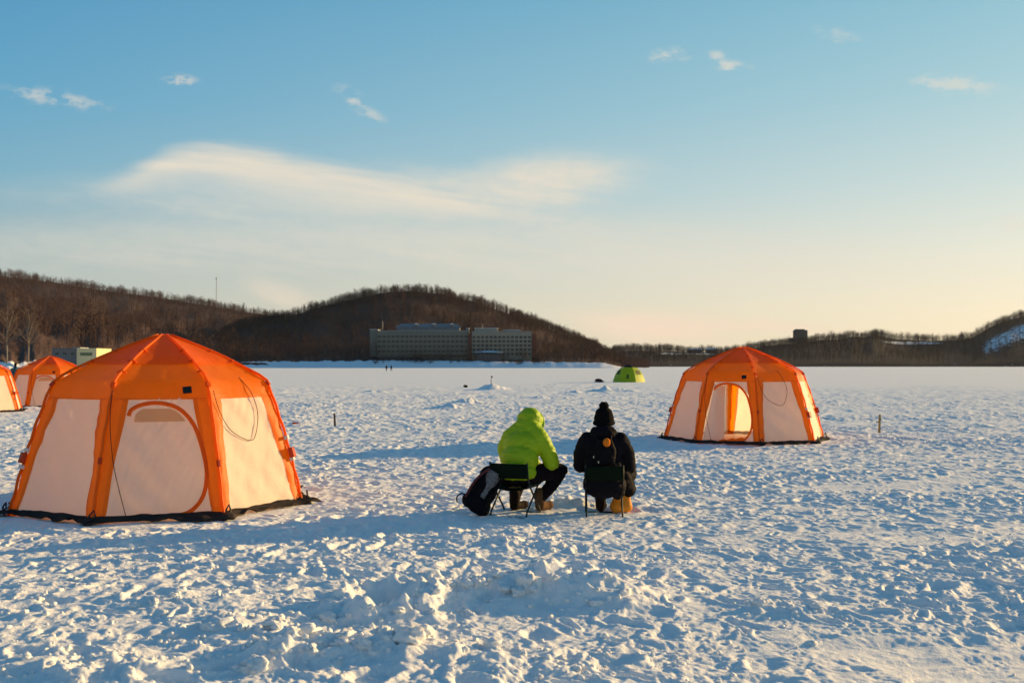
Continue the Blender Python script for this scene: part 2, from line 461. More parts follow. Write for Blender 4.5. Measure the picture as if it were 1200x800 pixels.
# loose crumbs and clods thrown about on the snow
def build_clods():
    t = (1 + 5 ** .5) / 2
    iv = np.array([(-1, t, 0), (1, t, 0), (-1, -t, 0), (1, -t, 0), (0, -1, t), (0, 1, t), (0, -1, -t), (0, 1, -t), (t, 0, -1), (t, 0, 1), (-t, 0, -1), (-t, 0, 1)], float)
    iv /= np.linalg.norm(iv[0])
    it = [(0, 11, 5), (0, 5, 1), (0, 1, 7), (0, 7, 10), (0, 10, 11), (1, 5, 9), (5, 11, 4), (11, 10, 2), (10, 7, 6), (7, 1, 8), (3, 9, 4), (3, 4, 2), (3, 2, 6), (3, 6, 8), (3, 8, 9), (4, 9, 5), (2, 4, 11), (6, 2, 10), (8, 6, 7), (9, 8, 1)]
    vs = [tuple(v) for v in iv]; cache = {}; fs = []

    def mid(a, b):
        k = (min(a, b), max(a, b))
        if k not in cache:
            p = (np.array(vs[a]) + np.array(vs[b])); p /= np.linalg.norm(p)
            vs.append(tuple(p)); cache[k] = len(vs) - 1
        return cache[k]
    for a, b, c in it:
        ab, bc, ca = mid(a, b), mid(b, c), mid(c, a)
        fs += [(a, ab, ca), (b, bc, ab), (c, ca, bc), (ab, bc, ca)]
    S = np.array(vs); T = np.array(fs)
    f2 = []
    for a, b, c in fs:
        ab, bc, ca = mid(a, b), mid(b, c), mid(c, a)
        f2 += [(a, ab, ca), (b, bc, ab), (c, ca, bc), (ab, bc, ca)]
    S2 = np.array(vs); T2 = np.array(f2)
    n = 7000
    d = 4.6 + 24 * rng.random(n) ** 1.9
    a = (rng.random(n) - .5) * R(64)
    X = d * np.sin(a); Y = d * np.cos(a)
    cl = gn(X / 1.3, Y / 1.3, 31) + .35 * gn(X / .4, Y / .4, 5)
    keep = (cl > .10) & ~((X > 1.2) & (Y < 6.8) & (rng.random(n) < .7))
    nbig = 0
    for (mx_, my_, hh, rx, ry, c_) in MOUNDS[:13]:
        k = 48 + 30 * c_
        X = np.concatenate([X, mx_ + rng.normal(0, rx * .9, k)]); Y = np.concatenate([Y, my_ + rng.normal(0, ry * .9, k)])
        keep = np.concatenate([keep, np.ones(k, bool)])
    for t_ in (TENT_A, TENT_B):
        keep &= np.hypot(X - t_.x, Y - t_.y) > 2.35
    X = X[keep]; Y = Y[keep]; n = len(X)
    Z = ground_h(X, Y)
    size = .006 + .016 * rng.random(n) ** 2.0
    size *= np.where(rng.random(n) < .06, 1.7, 1.0)
    nearm = np.min([np.hypot((X - m_[0]) / m_[3], (Y - m_[1]) / m_[4]) for m_ in MOUNDS[:10]], axis=0)
    size *= np.where((nearm < 1.6) & (rng.random(n) < .30), 2.6, 1.0)
    Vs = []; Ts = []; b0 = 0
    for i in range(n):
        big = size[i] > .024
        s_, t_ = (S2, T2) if big else (S, T)
        jit = 1 + .45 * gn(s_[:, 0] * 1.5 + i * 3.7, s_[:, 1] * 1.5 + s_[:, 2] * 1.2, 9)
        if big:
            jit += .30 * gn(s_[:, 0] * 3.3 + i * 1.7, s_[:, 1] * 3.3 + s_[:, 2] * 2.9, 10) - .25 * np.abs(gn(s_[:, 0] * 2.4 - i, s_[:, 2] * 2.4 + s_[:, 1] * 1.4, 12))
        v = s_ * jit[:, None] * size[i] * np.array([1, 1, .75]) * (.7 + .6 * rng.random(3))
        a_ = rng.random() * 6.283
        v = np.stack([v[:, 0] * math.cos(a_) - v[:, 1] * math.sin(a_), v[:, 0] * math.sin(a_) + v[:, 1] * math.cos(a_), v[:, 2]], -1)
        Vs.append(v + np.array([X[i], Y[i], Z[i] + size[i] * .12])); Ts.append(t_ + b0); b0 += len(s_)
    V = np.concatenate(Vs); Tt = np.concatenate(Ts)
    o = link('snow_crumbs', np_mesh('snow_crumbs', V, None, Tt), M_snow)
    tag(o, 'loose crumbs and clods of kicked-up snow', None, None, 'stuff')


build_clods()

# -------------------------------------------------------------------- tents
PROF = [(1.70, 0.0), (1.625, .30), (1.54, .62), (1.44, .95), (1.335, 1.25), (1.275, 1.41), (1.235, 1.475), (1.0, 1.60), (.70, 1.745), (.40, 1.87), (.18, 1.955), (0.0, 2.02)]
PZ = np.array([p[1] for p in PROF]); PR = np.array([p[0] for p in PROF])
ZW = 1.29          # where pale wall meets orange roof


def prof_r(z):
    return float(np.interp(z, PZ, PR))


C8 = math.cos(R(22.5)); S8 = math.sin(R(22.5))


def strip_w(z):
    return .105 + .07 * z / ZW


def W1(a, b):
    return float(gn(np.array([a]), np.array([b]), 5)[0])


def make_tent(loc, face_dir, label, door='closed', seed=0, back_door=None, detail=True):
    """eight-sided dome tent; face 0 (the door) looks along face_dir (world angle)"""
    rnd = random.Random(seed)
    root = empty('dome_tent', loc, face_dir)
    tag(root, label, 'tent', 'orange and white ice fishing tents')

    def pt(face, p, z, off=0.0):
        r = prof_r(z); ap = r * C8; hw = max(r * S8, 1e-4)
        s = p / hw
        bill = 0.034 * math.cos(min(1, abs(s)) * math.pi / 2) * math.sin(math.pi * min(1, z / ZW)) if z < ZW else .055 * math.cos(min(1, abs(s)) * math.pi / 2) * min(1, (z - ZW) / .2) * min(1, (2.05 - z) / .4)
        wr = (.018 * W1(p * 4 + z * 3.5 + face * 9.1 + seed, z * 1.1 - p * 1.2) + .018 * (.3 - abs(W1(p * 9 - z * 6 + face * 5.3, z * 2.0 + p * 2 + seed)))) if detail else 0
        n = ap - bill + wr + off
        # outward direction also tilts up
        a = face * math.pi / 4
        return Vector((math.cos(a) * n - math.sin(a) * p, math.sin(a) * n + math.cos(a) * p, z + off * .3))

    # ---- door outline on its face (metres across, height)
    D = [(-.33, 1.10), (-.30, 1.17), (-.18, 1.225), (0, 1.235), (.19, 1.17), (.34, 1.0), (.43, .75), (.48, .48), (.44, .23), (.30, .08), (.10, .035)]
    curve = [(v.x, v.y) for v in catmull([(a, b, 0) for a, b in D], 6)]
    poly = curve + [(-.56, .035)]

    def inside(p, z):
        c = False; j = len(poly) - 1
        for i in range(len(poly)):
            xi, yi = poly[i]; xj, yj = poly[j]
            if (yi > z) != (yj > z) and p < (xj - xi) * (z - yi) / (yj - yi) + xi: c = not c
            j = i
        return c

    def sheet(face, cells, nm, mat, off=0.0, nx=22, nz=26, test=None, parent=root):
        vs = []; idx = {}
        fs = []
        for k in range(nz + 1):
            z = .012 + (ZW - .012) * k / nz
            hw = prof_r(z) * S8 - strip_w(z) * .72
            for i in range(nx + 1):
                vs.append(pt(face, -hw + 2 * hw * i / nx, z, off))
        for k in range(nz):
            z = .012 + (ZW - .012) * (k + .5) / nz
            hw = prof_r(z) * S8 - strip_w(z)
            for i in range(nx):
                p = -hw + 2 * hw * (i + .5) / nx
                if test is None or test(p, z):
                    a = k * (nx + 1) + i
                    fs.append((a, a + 1, a + nx + 2, a + nx + 1))
        used = sorted({i for f in fs for i in f}); mp = {u: q for q, u in enumerate(used)}
        mb = MB(); mb.add([vs[u] for u in used], [tuple(mp[i] for i in f) for f in fs])
        return mb.build(nm, mat, parent, True)

    def band(face, crv, w, nm, mat, off, parent):
        vs = []; fs = []
        m_ = len(crv)
        for i in range(m_):
            a = Vector(crv[max(0, i - 1)]); b_ = Vector(crv[min(m_ - 1, i + 1)])
            t = (b_ - a).normalized(); nrm = Vector((-t.y, t.x))
            for q, o_ in ((-1, off), (-.5, off + .012), (.5, off + .012), (1, off)):
                pp = Vector(crv[i]) + nrm * (w * .5 * q)
                vs.append(pt(face, pp.x, max(.015, pp.y), o_))
        for i in range(m_ - 1):
            for q in range(3):
                a = i * 4 + q
                fs.append((a, a + 1, a + 5, a + 4))
        return MB().add(vs, fs).build(nm, mat, parent, True)

    for f in range(8):
        if f == 0:
            sheet(f, None, 'wall_panel', M_white, nx=52, nz=56, test=lambda p, z: not inside(p, z))
            if door == 'closed':
                dr = sheet(f, None, 'door', M_white, nx=52, nz=56, test=inside)
                vs = []; fs = []
                rows = 9
                for k in range(rows + 1):
                    z = 1.035 + .140 * k / rows
                    ins = [p for p in np.linspace(-.5, .5, 401) if inside(p * 1.17 - .012, z + .035)] or [0.0]
                    for i_ in range(13):
                        vs.append(pt(f, ins[0] + (ins[-1] - ins[0]) * i_ / 12, z, .006))
                for k in range(rows):
                    for i_ in range(12):
                        a = k * 13 + i_
                        fs.append((a, a + 1, a + 14, a + 13))
                MB().add(vs, fs).build('window', M_window, dr, True)
            else:
                # flap swung inwards and hanging at the hinge side
                vs = []; fs = []
                nz, nx = 20, 10
                for k in range(nz + 1):
                    z = .03 + 1.2 * k / nz
                    base = pt(0, -(prof_r(z) * S8 - strip_w(z)) + .02, z, -.012)
                    wid = .40 - .24 * (k / nz)
                    for i in range(nx + 1):
                        u = i / nx
                        vs.append(base + Vector((-.22 * u * u - .02 * math.sin(7 * u + 3 * z), wid * u, -.05 * u)))
                for k in range(nz):
                    for i in range(nx):
                        a = k * (nx + 1) + i
                        fs.append((a, a + 1, a + nx + 2, a + nx + 1))
                dr = MB().add(vs, fs).build('door', M_white, root, True)
                # sill of orange fabric sagging in the doorway
                vs = []; fs = []
                for i in range(13):
                    p = -.35 + .72 * i / 12
                    hgt = .09 + .08 * (i / 12) + .015 * math.sin(i * 2.1)
                    for k in range(4):
                        vs.append(pt(0, p, .02 + hgt * k / 3, -.05 - .10 * k / 3))
                for i in range(12):
                    for k in range(3):
                        a = i * 4 + k
                        fs.append((a, a + 4, a + 5, a + 1))
                MB().add(vs, fs).build('door_sill', M_orange, root, True)
            band(0, curve, .044, 'door_piping', M_band, .004, dr if door == 'closed' else root)
        else:
            sheet(f, None, 'wall_panel', M_white, nx=20, nz=24)
            if back_door == f:
                band(f, curve, .055, 'back_door_piping', M_band, .004, root)
                band(f, curve, .05, 'back_door_piping', M_band, -.022, root)

    # ---- orange sleeves along the eight corners, both sides of each pole
    zs = [.0 + ZW * k / 18 for k in range(19)]
    for k8 in range(8):
        vs = []; fs = []
        for z in zs:
            w = strip_w(z) + .007 * math.sin(7 * z + k8)
            hw = prof_r(z) * S8
            vs += [pt(k8, hw - w, z, .004), pt(k8, hw - w * .8, z, .008), pt(k8, hw - .02, z, .012), pt((k8 + 1) % 8, -hw + .02, z, .012), pt((k8 + 1) % 8, -hw + w * .8, z, .008), pt((k8 + 1) % 8, -hw + w, z, .004)]
        for i in range(len(zs) - 1):
            for q in range(5):
                a = i * 6 + q
                fs.append((a, a + 1, a + 7, a + 6))
        sl = MB().add(vs, fs).build('pole_sleeve', M_orange, root, True)
        # the pole itself outside the sleeve, with its clips
        ang = (k8 + .5) * math.pi / 4
        rad = Vector((math.cos(ang), math.sin(ang), 0))
        pts = []
        for z in np.linspace(0.0, 2.0, 30):
            bump = .006 * math.sin(z * 21 + k8 * 2)
            pts.append(rad * (prof_r(z) + .024 + bump) + Vector((0, 0, z + (.02 if z > 1.4 else 0))))
        pole = MB().tube(pts, .017, 6).build('tent_pole', M_orange, root, True)
        RB = Matrix.Rotation(ang, 3, 'Z') @ Matrix.Rotation(-.28, 3, 'Y')
        tied = k8 in (1, 2, 5, 6)
        for zc in ((.50, .76) if tied else (.62,)):
            zc += rnd.uniform(-.05, .05)
            MB().box(rad * (prof_r(zc) + .03) + Vector((0, 0, zc)), (.05, .065, .045) if tied else (.04, .035, .07), RB).build('clip', M_clip if tied else M_redstrap, pole, False, .006)
        if tied:
            zc = .63 + rnd.uniform(-.04, .04)
            MB().box(rad * (prof_r(zc) + .045) + Vector((0, 0, zc)), (.06, .09, .12), RB).build('strap', M_redstrap, pole, False, .012)
        MB().box(rad * (prof_r(1.44) + .03) + Vector((0, 0, 1.44)), (.035, .06, .06), Matrix.Rotation(ang, 3, 'Z') @ Matrix.Rotation(-.7, 3, 'Y')).build('shoulder_strap', M_redstrap if tied else M_band, pole, False, .01)
        for zc in (1.56, 1.68, 1.80) if detail else ():
            p_ = rad * (prof_r(zc) + .02) + Vector((0, 0, zc + .035))
            t_ = Vector((-math.sin(ang), math.cos(ang), 0))
            MB().tube([p_ - t_ * .05 + Vector((0, 0, -.02)), p_, p_ + t_ * .05 + Vector((0, 0, -.03))], .010, 5).build('tie', M_band, pole, True)

    # ---- roof
    vs = []; fs = []
    zr = np.concatenate([np.linspace(ZW - .015, 1.475, 7), np.linspace(1.475, 2.02, 16)[1:]])
    nx = 14
    b0 = 0
    for f in range(8):
        for z in zr:
            hw = max(prof_r(z) * S8, .0005)
            for i in range(nx + 1):
                p = -hw + 2 * hw * i / nx
                vs.append(pt(f, p, float(z), .006))
        for k in range(len(zr) - 1):
            for i in range(nx):
                a = b0 + k * (nx + 1) + i
                fs.append((a, a + 1, a + nx + 2, a + nx + 1))
        b0 = len(vs)
    roof = MB().add(vs, fs).build('roof', M_orange, root, True)
    # second, loose layer over the top: its hem makes the seam line
    vs = []; fs = []; b0 = 0
    zc_ = np.linspace(1.66, 2.02, 10)
    for f in range(8):
        for z in zc_:
            hw = max(prof_r(z) * S8, .0005)
            for i in range(nx + 1):
                s = -1 + 2 * i / nx
                q = pt(f, hw * s, float(z), .018)
                q.z += .012 - .02 * (1 - s * s) * (1 if z < 1.70 else 0)
                vs.append(q)
        for k in range(len(zc_) - 1):
            for i in range(nx):
                a = b0 + k * (nx + 1) + i
                fs.append((a, a + 1, a + nx + 2, a + nx + 1))
        b0 = len(vs)
    MB().add(vs, fs).build('roof_cap', M_orange, roof, True)

    # ---- small black patch on the front of the roof
    mb = MB()
    c = pt(0, .27, 1.37, .03)
    mb.box(c, (.02, .095, .085), Matrix.Rotation(-.55, 3, 'Y') @ Matrix.Rotation(.12, 3, 'X'))
    mb.build('patch', M_black, root, False, .008)

    # ---- dark groundsheet skirt, crumpled and spread on the snow
    vs = []; fs = []
    na, nr = 160, 7
    for i in range(na):
        a = 2 * math.pi * i / na
        fa = (a + math.pi / 8) % (math.pi / 4) - math.pi / 8
        r0 = 1.70 * C8 / math.cos(fa) - .02
        nn = float(gn(np.array([math.cos(a) * 2.2 + seed]), np.array([math.sin(a) * 2.2]), 3)[0])
        n2 = float(gn(np.array([math.cos(a) * 7 + seed]), np.array([math.sin(a) * 7]), 4)[0])
        wd = .12 + .13 * nn + .08 * n2
        corner = max(0, abs(fa) - .30) / .09
        wd += .10 * corner * corner
        wd = max(.05, wd)
        for k in range(nr):
            u = k / (nr - 1)
            z = .05 * (1 - u) ** 2 + .018 + .055 * float(gn(np.array([a * 9 + seed]), np.array([u * 2.2]), 8)[0]) * (.3 + u)
            vs.append(Vector((math.cos(a) * (r0 + wd * u), math.sin(a) * (r0 + wd * u), max(z, .012))))
    for i in range(na):
        for k in range(nr - 1):
            a = i * nr + k; b_ = ((i + 1) % na) * nr + k
            fs.append((a, a + 1, b_ + 1, b_))
    sk = MB().add(vs, fs).build('ground_skirt', M_skirt, root, True)
    so = sk.modifiers.new('s', 'SOLIDIFY'); so.thickness = .012; so.offset = 1

    # ---- pegs and tied-up cord ends at the corners
    for k8 in range(8):
        ang = (k8 + .5) * math.pi / 4
        rad = Vector((math.cos(ang), math.sin(ang), 0)); tg = Vector((-rad.y, rad.x, 0))
        mb = MB()
        b_ = rad * 1.76
        mb.tube([b_ + Vector((0, 0, .0)), b_ + Vector((0, 0, .10)) + rad * .02, b_ + tg * .04 + Vector((0, 0, .15)), b_ + tg * .06 + Vector((0, 0, .09)), b_ + rad * .07 + Vector((0, 0, .04))], .011, 5)
        mb.build('peg_cord', M_black, root, True)

    # ---- guy cords left hanging against the walls
    def cord(points, r=.0042):
        pts = catmull([pt(f_, p_, z_, o_) for f_, p_, z_, o_ in points], 10)
        MB().tube(pts, r, 5).build('guy_cord', M_cord, root, True)
    cord([(0, -.50, 1.36, .03), (0, -.51, 1.0, .03), (0, -.47, .62, .03), (0, -.41, .35, .022), (0, -.33, .06, .02)])
    cord([(1, -.46, 1.36, .04), (1, -.42, 1.12, .03), (1, -.30, .92, .02), (1, -.08, .80, .02), (1, .06, .80, .02), (1, .16, .96, .02), (1, .20, 1.14, .02), (1, .14, 1.34, .03), (1, .10, 1.5, .03)])
    return root


def dir_to_cam(t):
    return math.atan2(-t.y, -t.x)


make_tent(TENT_A, dir_to_cam(TENT_A) - R(1.5), 'largest orange and white dome tent, nearest the camera, its curved door zipped shut', 'closed', 1)
make_tent(TENT_B, dir_to_cam(TENT_B) - R(12), 'orange and white dome tent standing alone on the right with its door open', 'open', 2, back_door=3).scale = (1.03, 1.03, 1.02)
make_tent(TENT_C, dir_to_cam(TENT_C) - R(8), 'distant orange dome tent whose peak shows just behind the big closed tent', 'closed', 3, detail=False)
make_tent(TENT_D, dir_to_cam(TENT_D) - R(52), 'orange dome tent cut off by the left edge, one sunlit cream wall showing', 'closed', 4, detail=False)


# yellow-green pop-up dome far out
def make_popup():
    d = 98.0
    root = empty('popup_tent', ((737 - 600) / F * d, d, -.05), 0)
    tag(root, 'small yellow-green dome tent with black top far out on the ice', 'tent')
    pr = [(1.62, 0), (1.50, .42), (1.34, .82), (1.10, 1.20), (.74, 1.50), (.42, 1.67), (.0, 1.80)]
    n = 6; a0 = R(-90 - 12)

    def q(k, s, i):
        r, z = pr[i]
        a = a0 + (k - .5 + s) * 2 * math.pi / n
        A = Vector((math.cos(a0 + (k - .5) * 2 * math.pi / n), math.sin(a0 + (k - .5) * 2 * math.pi / n), 0)); B = Vector((math.cos(a0 + (k + .5) * 2 * math.pi / n), math.sin(a0 + (k + .5) * 2 * math.pi / n), 0))
        v = A.lerp(B, s)
        return v * r * (1 + .03 * math.sin(math.pi * s)) + Vector((0, 0, z))
    for k in range(n):
        vs = [q(k, s / 6, i) for i in range(5) for s in range(7)]
        fs = [(i * 7 + s, i * 7 + s + 1, i * 7 + s + 8, i * 7 + s + 7) for i in range(4) for s in range(6)]
        MB().add(vs, fs).build('wall_panel', M_yg, root, True)
    vs = []; fs = []
    for k in range(n):
        b = len(vs)
        vs += [q(k, s / 6, i) * 1.012 for i in (4, 5, 6) for s in range(7)]
        fs += [(b + i * 7 + s, b + i * 7 + s + 1, b + i * 7 + s + 8, b + i * 7 + s + 7) for i in range(2) for s in range(6)]
    MB().add(vs, fs).build('top_cap', M_darkfab, root, True)
    for k in (-1, 0, 1, 2):
        if k == 0: continue
        mid = [q(k, s, i) * 1.015 for i in (2, 3) for s in (.24, .41, .59, .76)]
        cen = sum(mid, Vector()) / 8
        mid = [cen + (m_ - cen) * 1.05 for m_ in mid]
        MB().add(mid, [(i, i + 1, i + 5, i + 4) for i in range(3)]).build('window', M_dkolive, root, True)
    mid = [q(0, s, i) * 1.012 for i in (1, 2) for s in (.42, .5, .58)]
    MB().add(mid, [(i, i + 1, i + 4, i + 3) for i in range(2)]).build('vent', M_dkolive, root, True)


make_popup()

# -------------------------------------------------------------------- people
def capsule(p0, r0, p1, r1, seg=16, rings=6):
    p0 = np.array(p0, float); p1 = np.array(p1, float)
    ax = p1 - p0; L = np.linalg.norm(ax)
    t = ax / L if L > 1e-6 else np.array([0, 0, 1.])
    u = np.cross(t, [0, 0, 1.]);
    if np.linalg.norm(u) < 1e-3: u = np.cross(t, [1., 0, 0])
    u /= np.linalg.norm(u); w = np.cross(t, u)
    prof = []
    for i in range(1, rings + 1):
        a = -math.pi / 2 + math.pi / 2 * i / rings
        prof.append((r0 * math.cos(a), r0 * math.sin(a)))
    for i in range(0, rings):
        a = math.pi / 2 * i / rings
        prof.append((r1 * math.cos(a), L + r1 * math.sin(a)))
    vs = [p0 - t * r0]
    for r, h in prof:
        for k in range(seg):
            a = 2 * math.pi * k / seg
            vs.append(p0 + t * h + (u * math.cos(a) + w * math.sin(a)) * r)
    vs.append(p1 + t * r1)
    fs = []
    for k in range(seg):
        fs.append((0, 1 + (k + 1) % seg, 1 + k))
    for i in range(len(prof) - 1):
        for k in range(seg):
            a = 1 + i * seg + k; b = 1 + i * seg + (k + 1) % seg
            fs.append((a, b, b + seg, a + seg))
    l = len(vs) - 1; o = 1 + (len(prof) - 1) * seg
    for k in range(seg):
        fs.append((o + k, o + (k + 1) % seg, l))
    return [Vector(v) for v in vs], fs


def ell(c, r, rot=None):
    vs, fs = capsule((0, 0, -1e-4), 1, (0, 0, 1e-4), 1, 20, 8)
    M = rot or Matrix.Identity(3)
    return [Vector(c) + M @ Vector((v.x * r[0], v.y * r[1], v.z * r[2])) for v in vs], fs


def chain(pts):
    """list of (point, radius) -> capsules"""
    return [capsule(pts[i][0], pts[i][1], pts[i + 1][0], pts[i + 1][1]) for i in range(len(pts) - 1)]


def blob(name, prims, mat, parent, voxel=.014, it=8, wrinkle=0.0, wl=.12, seed=0, stretch=(1, 1, 1)):
    mb = MB()
    for vs, fs in prims: mb.add(vs, fs)
    me = bpy.data.meshes.new('tmp'); me.from_pydata(mb.v, [], mb.f); me.update()
    o = bpy.data.objects.new('tmp', me); col.objects.link(o)
    m1 = o.modifiers.new('r', 'REMESH'); m1.mode = 'VOXEL'; m1.voxel_size = voxel
    m2 = o.modifiers.new('s', 'SMOOTH'); m2.factor = .5; m2.iterations = it
    dg = bpy.context.evaluated_depsgraph_get()
    dg.update()
    out = bpy.data.meshes.new_from_object(o.evaluated_get(dg))
    bpy.data.objects.remove(o); bpy.data.meshes.remove(me)
    out.name = name
    if wrinkle:
        n = len(out.vertices)
        co = np.empty(n * 3, np.float32); out.vertices.foreach_get('co', co); co = co.reshape(-1, 3).astype(float)
        nr = np.empty(n * 3, np.float32); out.vertex_normals.foreach_get('vector', nr); nr = nr.reshape(-1, 3)
        a = gn(co[:, 0] / wl + .6 * co[:, 1] / wl, co[:, 2] / (wl * .5) + .5 * co[:, 1] / wl, seed)
        b = gn(co[:, 0] / (wl * .45) + co[:, 1] / wl, co[:, 2] / (wl * .28), seed + 1)
        w = (1 - 1.6 * np.abs(a)) * wrinkle + .3 * wrinkle * b
        co = co + nr * w[:, None]
        out.vertices.foreach_set('co', co.astype(np.float32).ravel())
        out.update()
    return link(name, out, mat, parent)


def hand(prim, wrist, fwd, side, down, s=1.0):
    """palm, four unequal curled fingers and a thumb, as capsules"""
    wrist = Vector(wrist); fwd = Vector(fwd).normalized(); side = Vector(side).normalized(); down = Vector(down).normalized()
    palm = wrist + fwd * .05 * s
    for q in (-.028, 0, .028):
        prim.append(capsule(wrist + side * q * .5, .02 * s, wrist + fwd * .085 * s + side * q * s, .016 * s, 10, 4))
    for i, (q, L) in enumerate(((-.034, .07), (-.012, .082), (.011, .078), (.033, .06))):
        a = wrist + fwd * .09 * s + side * q * s
        b = a + (fwd * .75 + down * .5) * L * .5 * s
        c = b + (fwd * .15 + down * .9) * L * .45 * s
        prim.append(capsule(a, .0105, b, .0098, 8, 3)); prim.append(capsule(b, .0098, c, .0085, 8, 3))
    a = wrist + fwd * .03 * s - side * .03 * s
    b = a + (fwd * .6 - side * .6 + down * .2) * .045 * s
    c = b + (fwd * .8 + down * .5) * .03 * s
    prim.append(capsule(a, .013, b, .0115, 8, 3)); prim.append(capsule(b, .0115, c, .0095, 8, 3))


def head_prims(c, fwd):
    """skull, jaw, nose, ears, brow; c = centre of the skull, fwd = gaze"""
    c = Vector(c); f = Vector(fwd).normalized(); s = f.cross(Vector((0, 0, 1))).normalized(); u = s.cross(f)
    M = Matrix((s, f, u)).transposed()
    pr = [ell(c, (.076, .095, .105), M), ell(c + f * .03 - u * .06, (.058, .068, .065), M)]
    pr.append(capsule(c + f * .088 + u * .012, .011, c + f * .112 - u * .025, .015, 8, 3))
    pr.append(capsule(c + f * .086 + s * .035 + u * .028, .012, c + f * .086 - s * .035 + u * .028, .012, 8, 3))
    pr.append(capsule(c + f * .09 + s * .018 - u * .062, .009, c + f * .09 - s * .018 - u * .062, .009, 8, 3))
    for q in (-1, 1):
        pr.append(ell(c + s * .078 * q - u * .012, (.012, .022, .032), M))
    return pr


def eyes(c, fwd, parent):
    c = Vector(c); f = Vector(fwd).normalized(); s = f.cross(Vector((0, 0, 1))).normalized()
    for q in (-1, 1):
        vs, fs = ell(c + f * .086 + s * .031 * q + Vector((0, 0, .004)), (.011, .011, .009))
        MB().add(vs, fs).build('eye', M_black, parent, True)


# --- person in the lime jacket
def person_green():
    root = empty('person', (SEAT_1.x, SEAT_1.y, gz(SEAT_1.x, SEAT_1.y)), R(-28))
    tag(root, 'person in a lime green hooded jacket hunched forward on a folding chair', 'person', 'people fishing on folding chairs')
    hd = (0.0, .41, .985); gaze = (0.05, .85, -.5)
    kneeR, footR = (.335, .43, .46), (.13, .32, .10)
    kneeL, footL = (-.17, .43, .46), (-.14, .21, .10)
    elR, elL = (.305, .25, .56), (-.27, .28, .57)
    wrR, wrL = (.13, .56, .53), (-.07, .58, .52)
    pr = head_prims(hd, gaze)
    pr += chain([((0, .33, .88), .055), (hd, .06)])
    pr += [ell((0, .0, .41), (.16, .13, .11)), ell((0, .08, .58), (.15, .11, .16)), ell((0, .2, .76), (.17, .11, .14))]
    pr += chain([((0, .0, .42), .12), ((0, .2, .78), .11), ((0, .33, .9), .05)])
    for s, e, w, k, f in ((1, elR, wrR, kneeR, footR), (-1, elL, wrL, kneeL, footL)):
        pr += chain([((s * .17, .22, .83), .052), (e, .042), (w, .028)])
        pr += chain([((s * .09, .02, .40), .08), (k, .058), (f, .04)])
        pr.append(capsule((f[0], f[1], .06), .04, (f[0] + .03, f[1] + .14, .045), .035))
    hand(pr, wrR, (-.5, .5, -.25), (.5, .6, 0), (0, -.1, -1)); hand(pr, wrL, (.45, .5, -.25), (.5, -.5, 0), (0, -.1, -1))
    body = blob('body', pr, M_skin, root, .0085, 3)
    eyes(Vector(hd), gaze, root)
    # jacket with its hood up
    pr = [ell((0, -.01, .46), (.225, .175, .115)), ell((0, .05, .60), (.225, .175, .17)), ell((0, .15, .75), (.24, .17, .17)), ell((0, .19, .83), (.215, .14, .10)), capsule((-.03, .24, .95), .11, (-.17, .20, .84), .105), capsule((.03, .24, .95), .11, (.17, .20, .84), .105)]
    pr += [ell((-.01, .33, 1.02), (.148, .155, .148), Matrix.Rotation(-.45, 3, 'X')), ell((0, .27, .93), (.145, .135, .105)), capsule((0, .2, .84), .14, (0, .29, .97), .12)]
    for s, e, w in ((1, elR, wrR), (-1, elL, wrL)):
        pr += chain([((s * .19, .19, .83), .095), ((s * .265, .21, .70), .092), (e, .086), (w, .055)])
    jk = blob('jacket', pr, M_lime, root, .0115, 5, .0085, .13, 3)
    mb = MB()           # hood edge and shoulder seam
    ring = []
    for k in range(21):
        a = R(-205) + R(230) * k / 20
        ring.append(Vector((.128 * math.cos(a), .41, 1.0 + .135 * math.sin(-a) * .95)))
    mb.tube(ring, .013, 6).build('hood_hem', M_lime, root, True)
    # trousers
    pr = [ell((0, .0, .40), (.185, .155, .095))]
    for s, k, f in ((1, kneeR, footR), (-1, kneeL, footL)):
        pr += chain([((s * .09, .02, .40), .108), ((s * .09 * .5 + k[0] * .5, k[1] * .5 + .01, .45), .098), (k, .078), ((k[0] * .5 + f[0] * .5, k[1] * .5 + f[1] * .5, .28), .072), ((f[0], f[1], .14), .060)])
    blob('trousers', pr, M_trouser, root, .012, 5, .008, .11, 9)
    for f, mt in ((footR, M_boot_lit), (footL, M_boot)):  # one pair: right boot painted paler as if sunlit, left kept dark
        pr = [capsule((f[0], f[1] - .01, .20), .062, (f[0], f[1] - .01, .06), .058), capsule((f[0], f[1] - .02, .052), .052, (f[0] + .035, f[1] + .17, .045), .045), ell((f[0] + .035, f[1] + .15, .05), (.05, .07, .045))]
        blob('boot', pr, mt, root, .009, 4, .003, .06, 5)
    return root


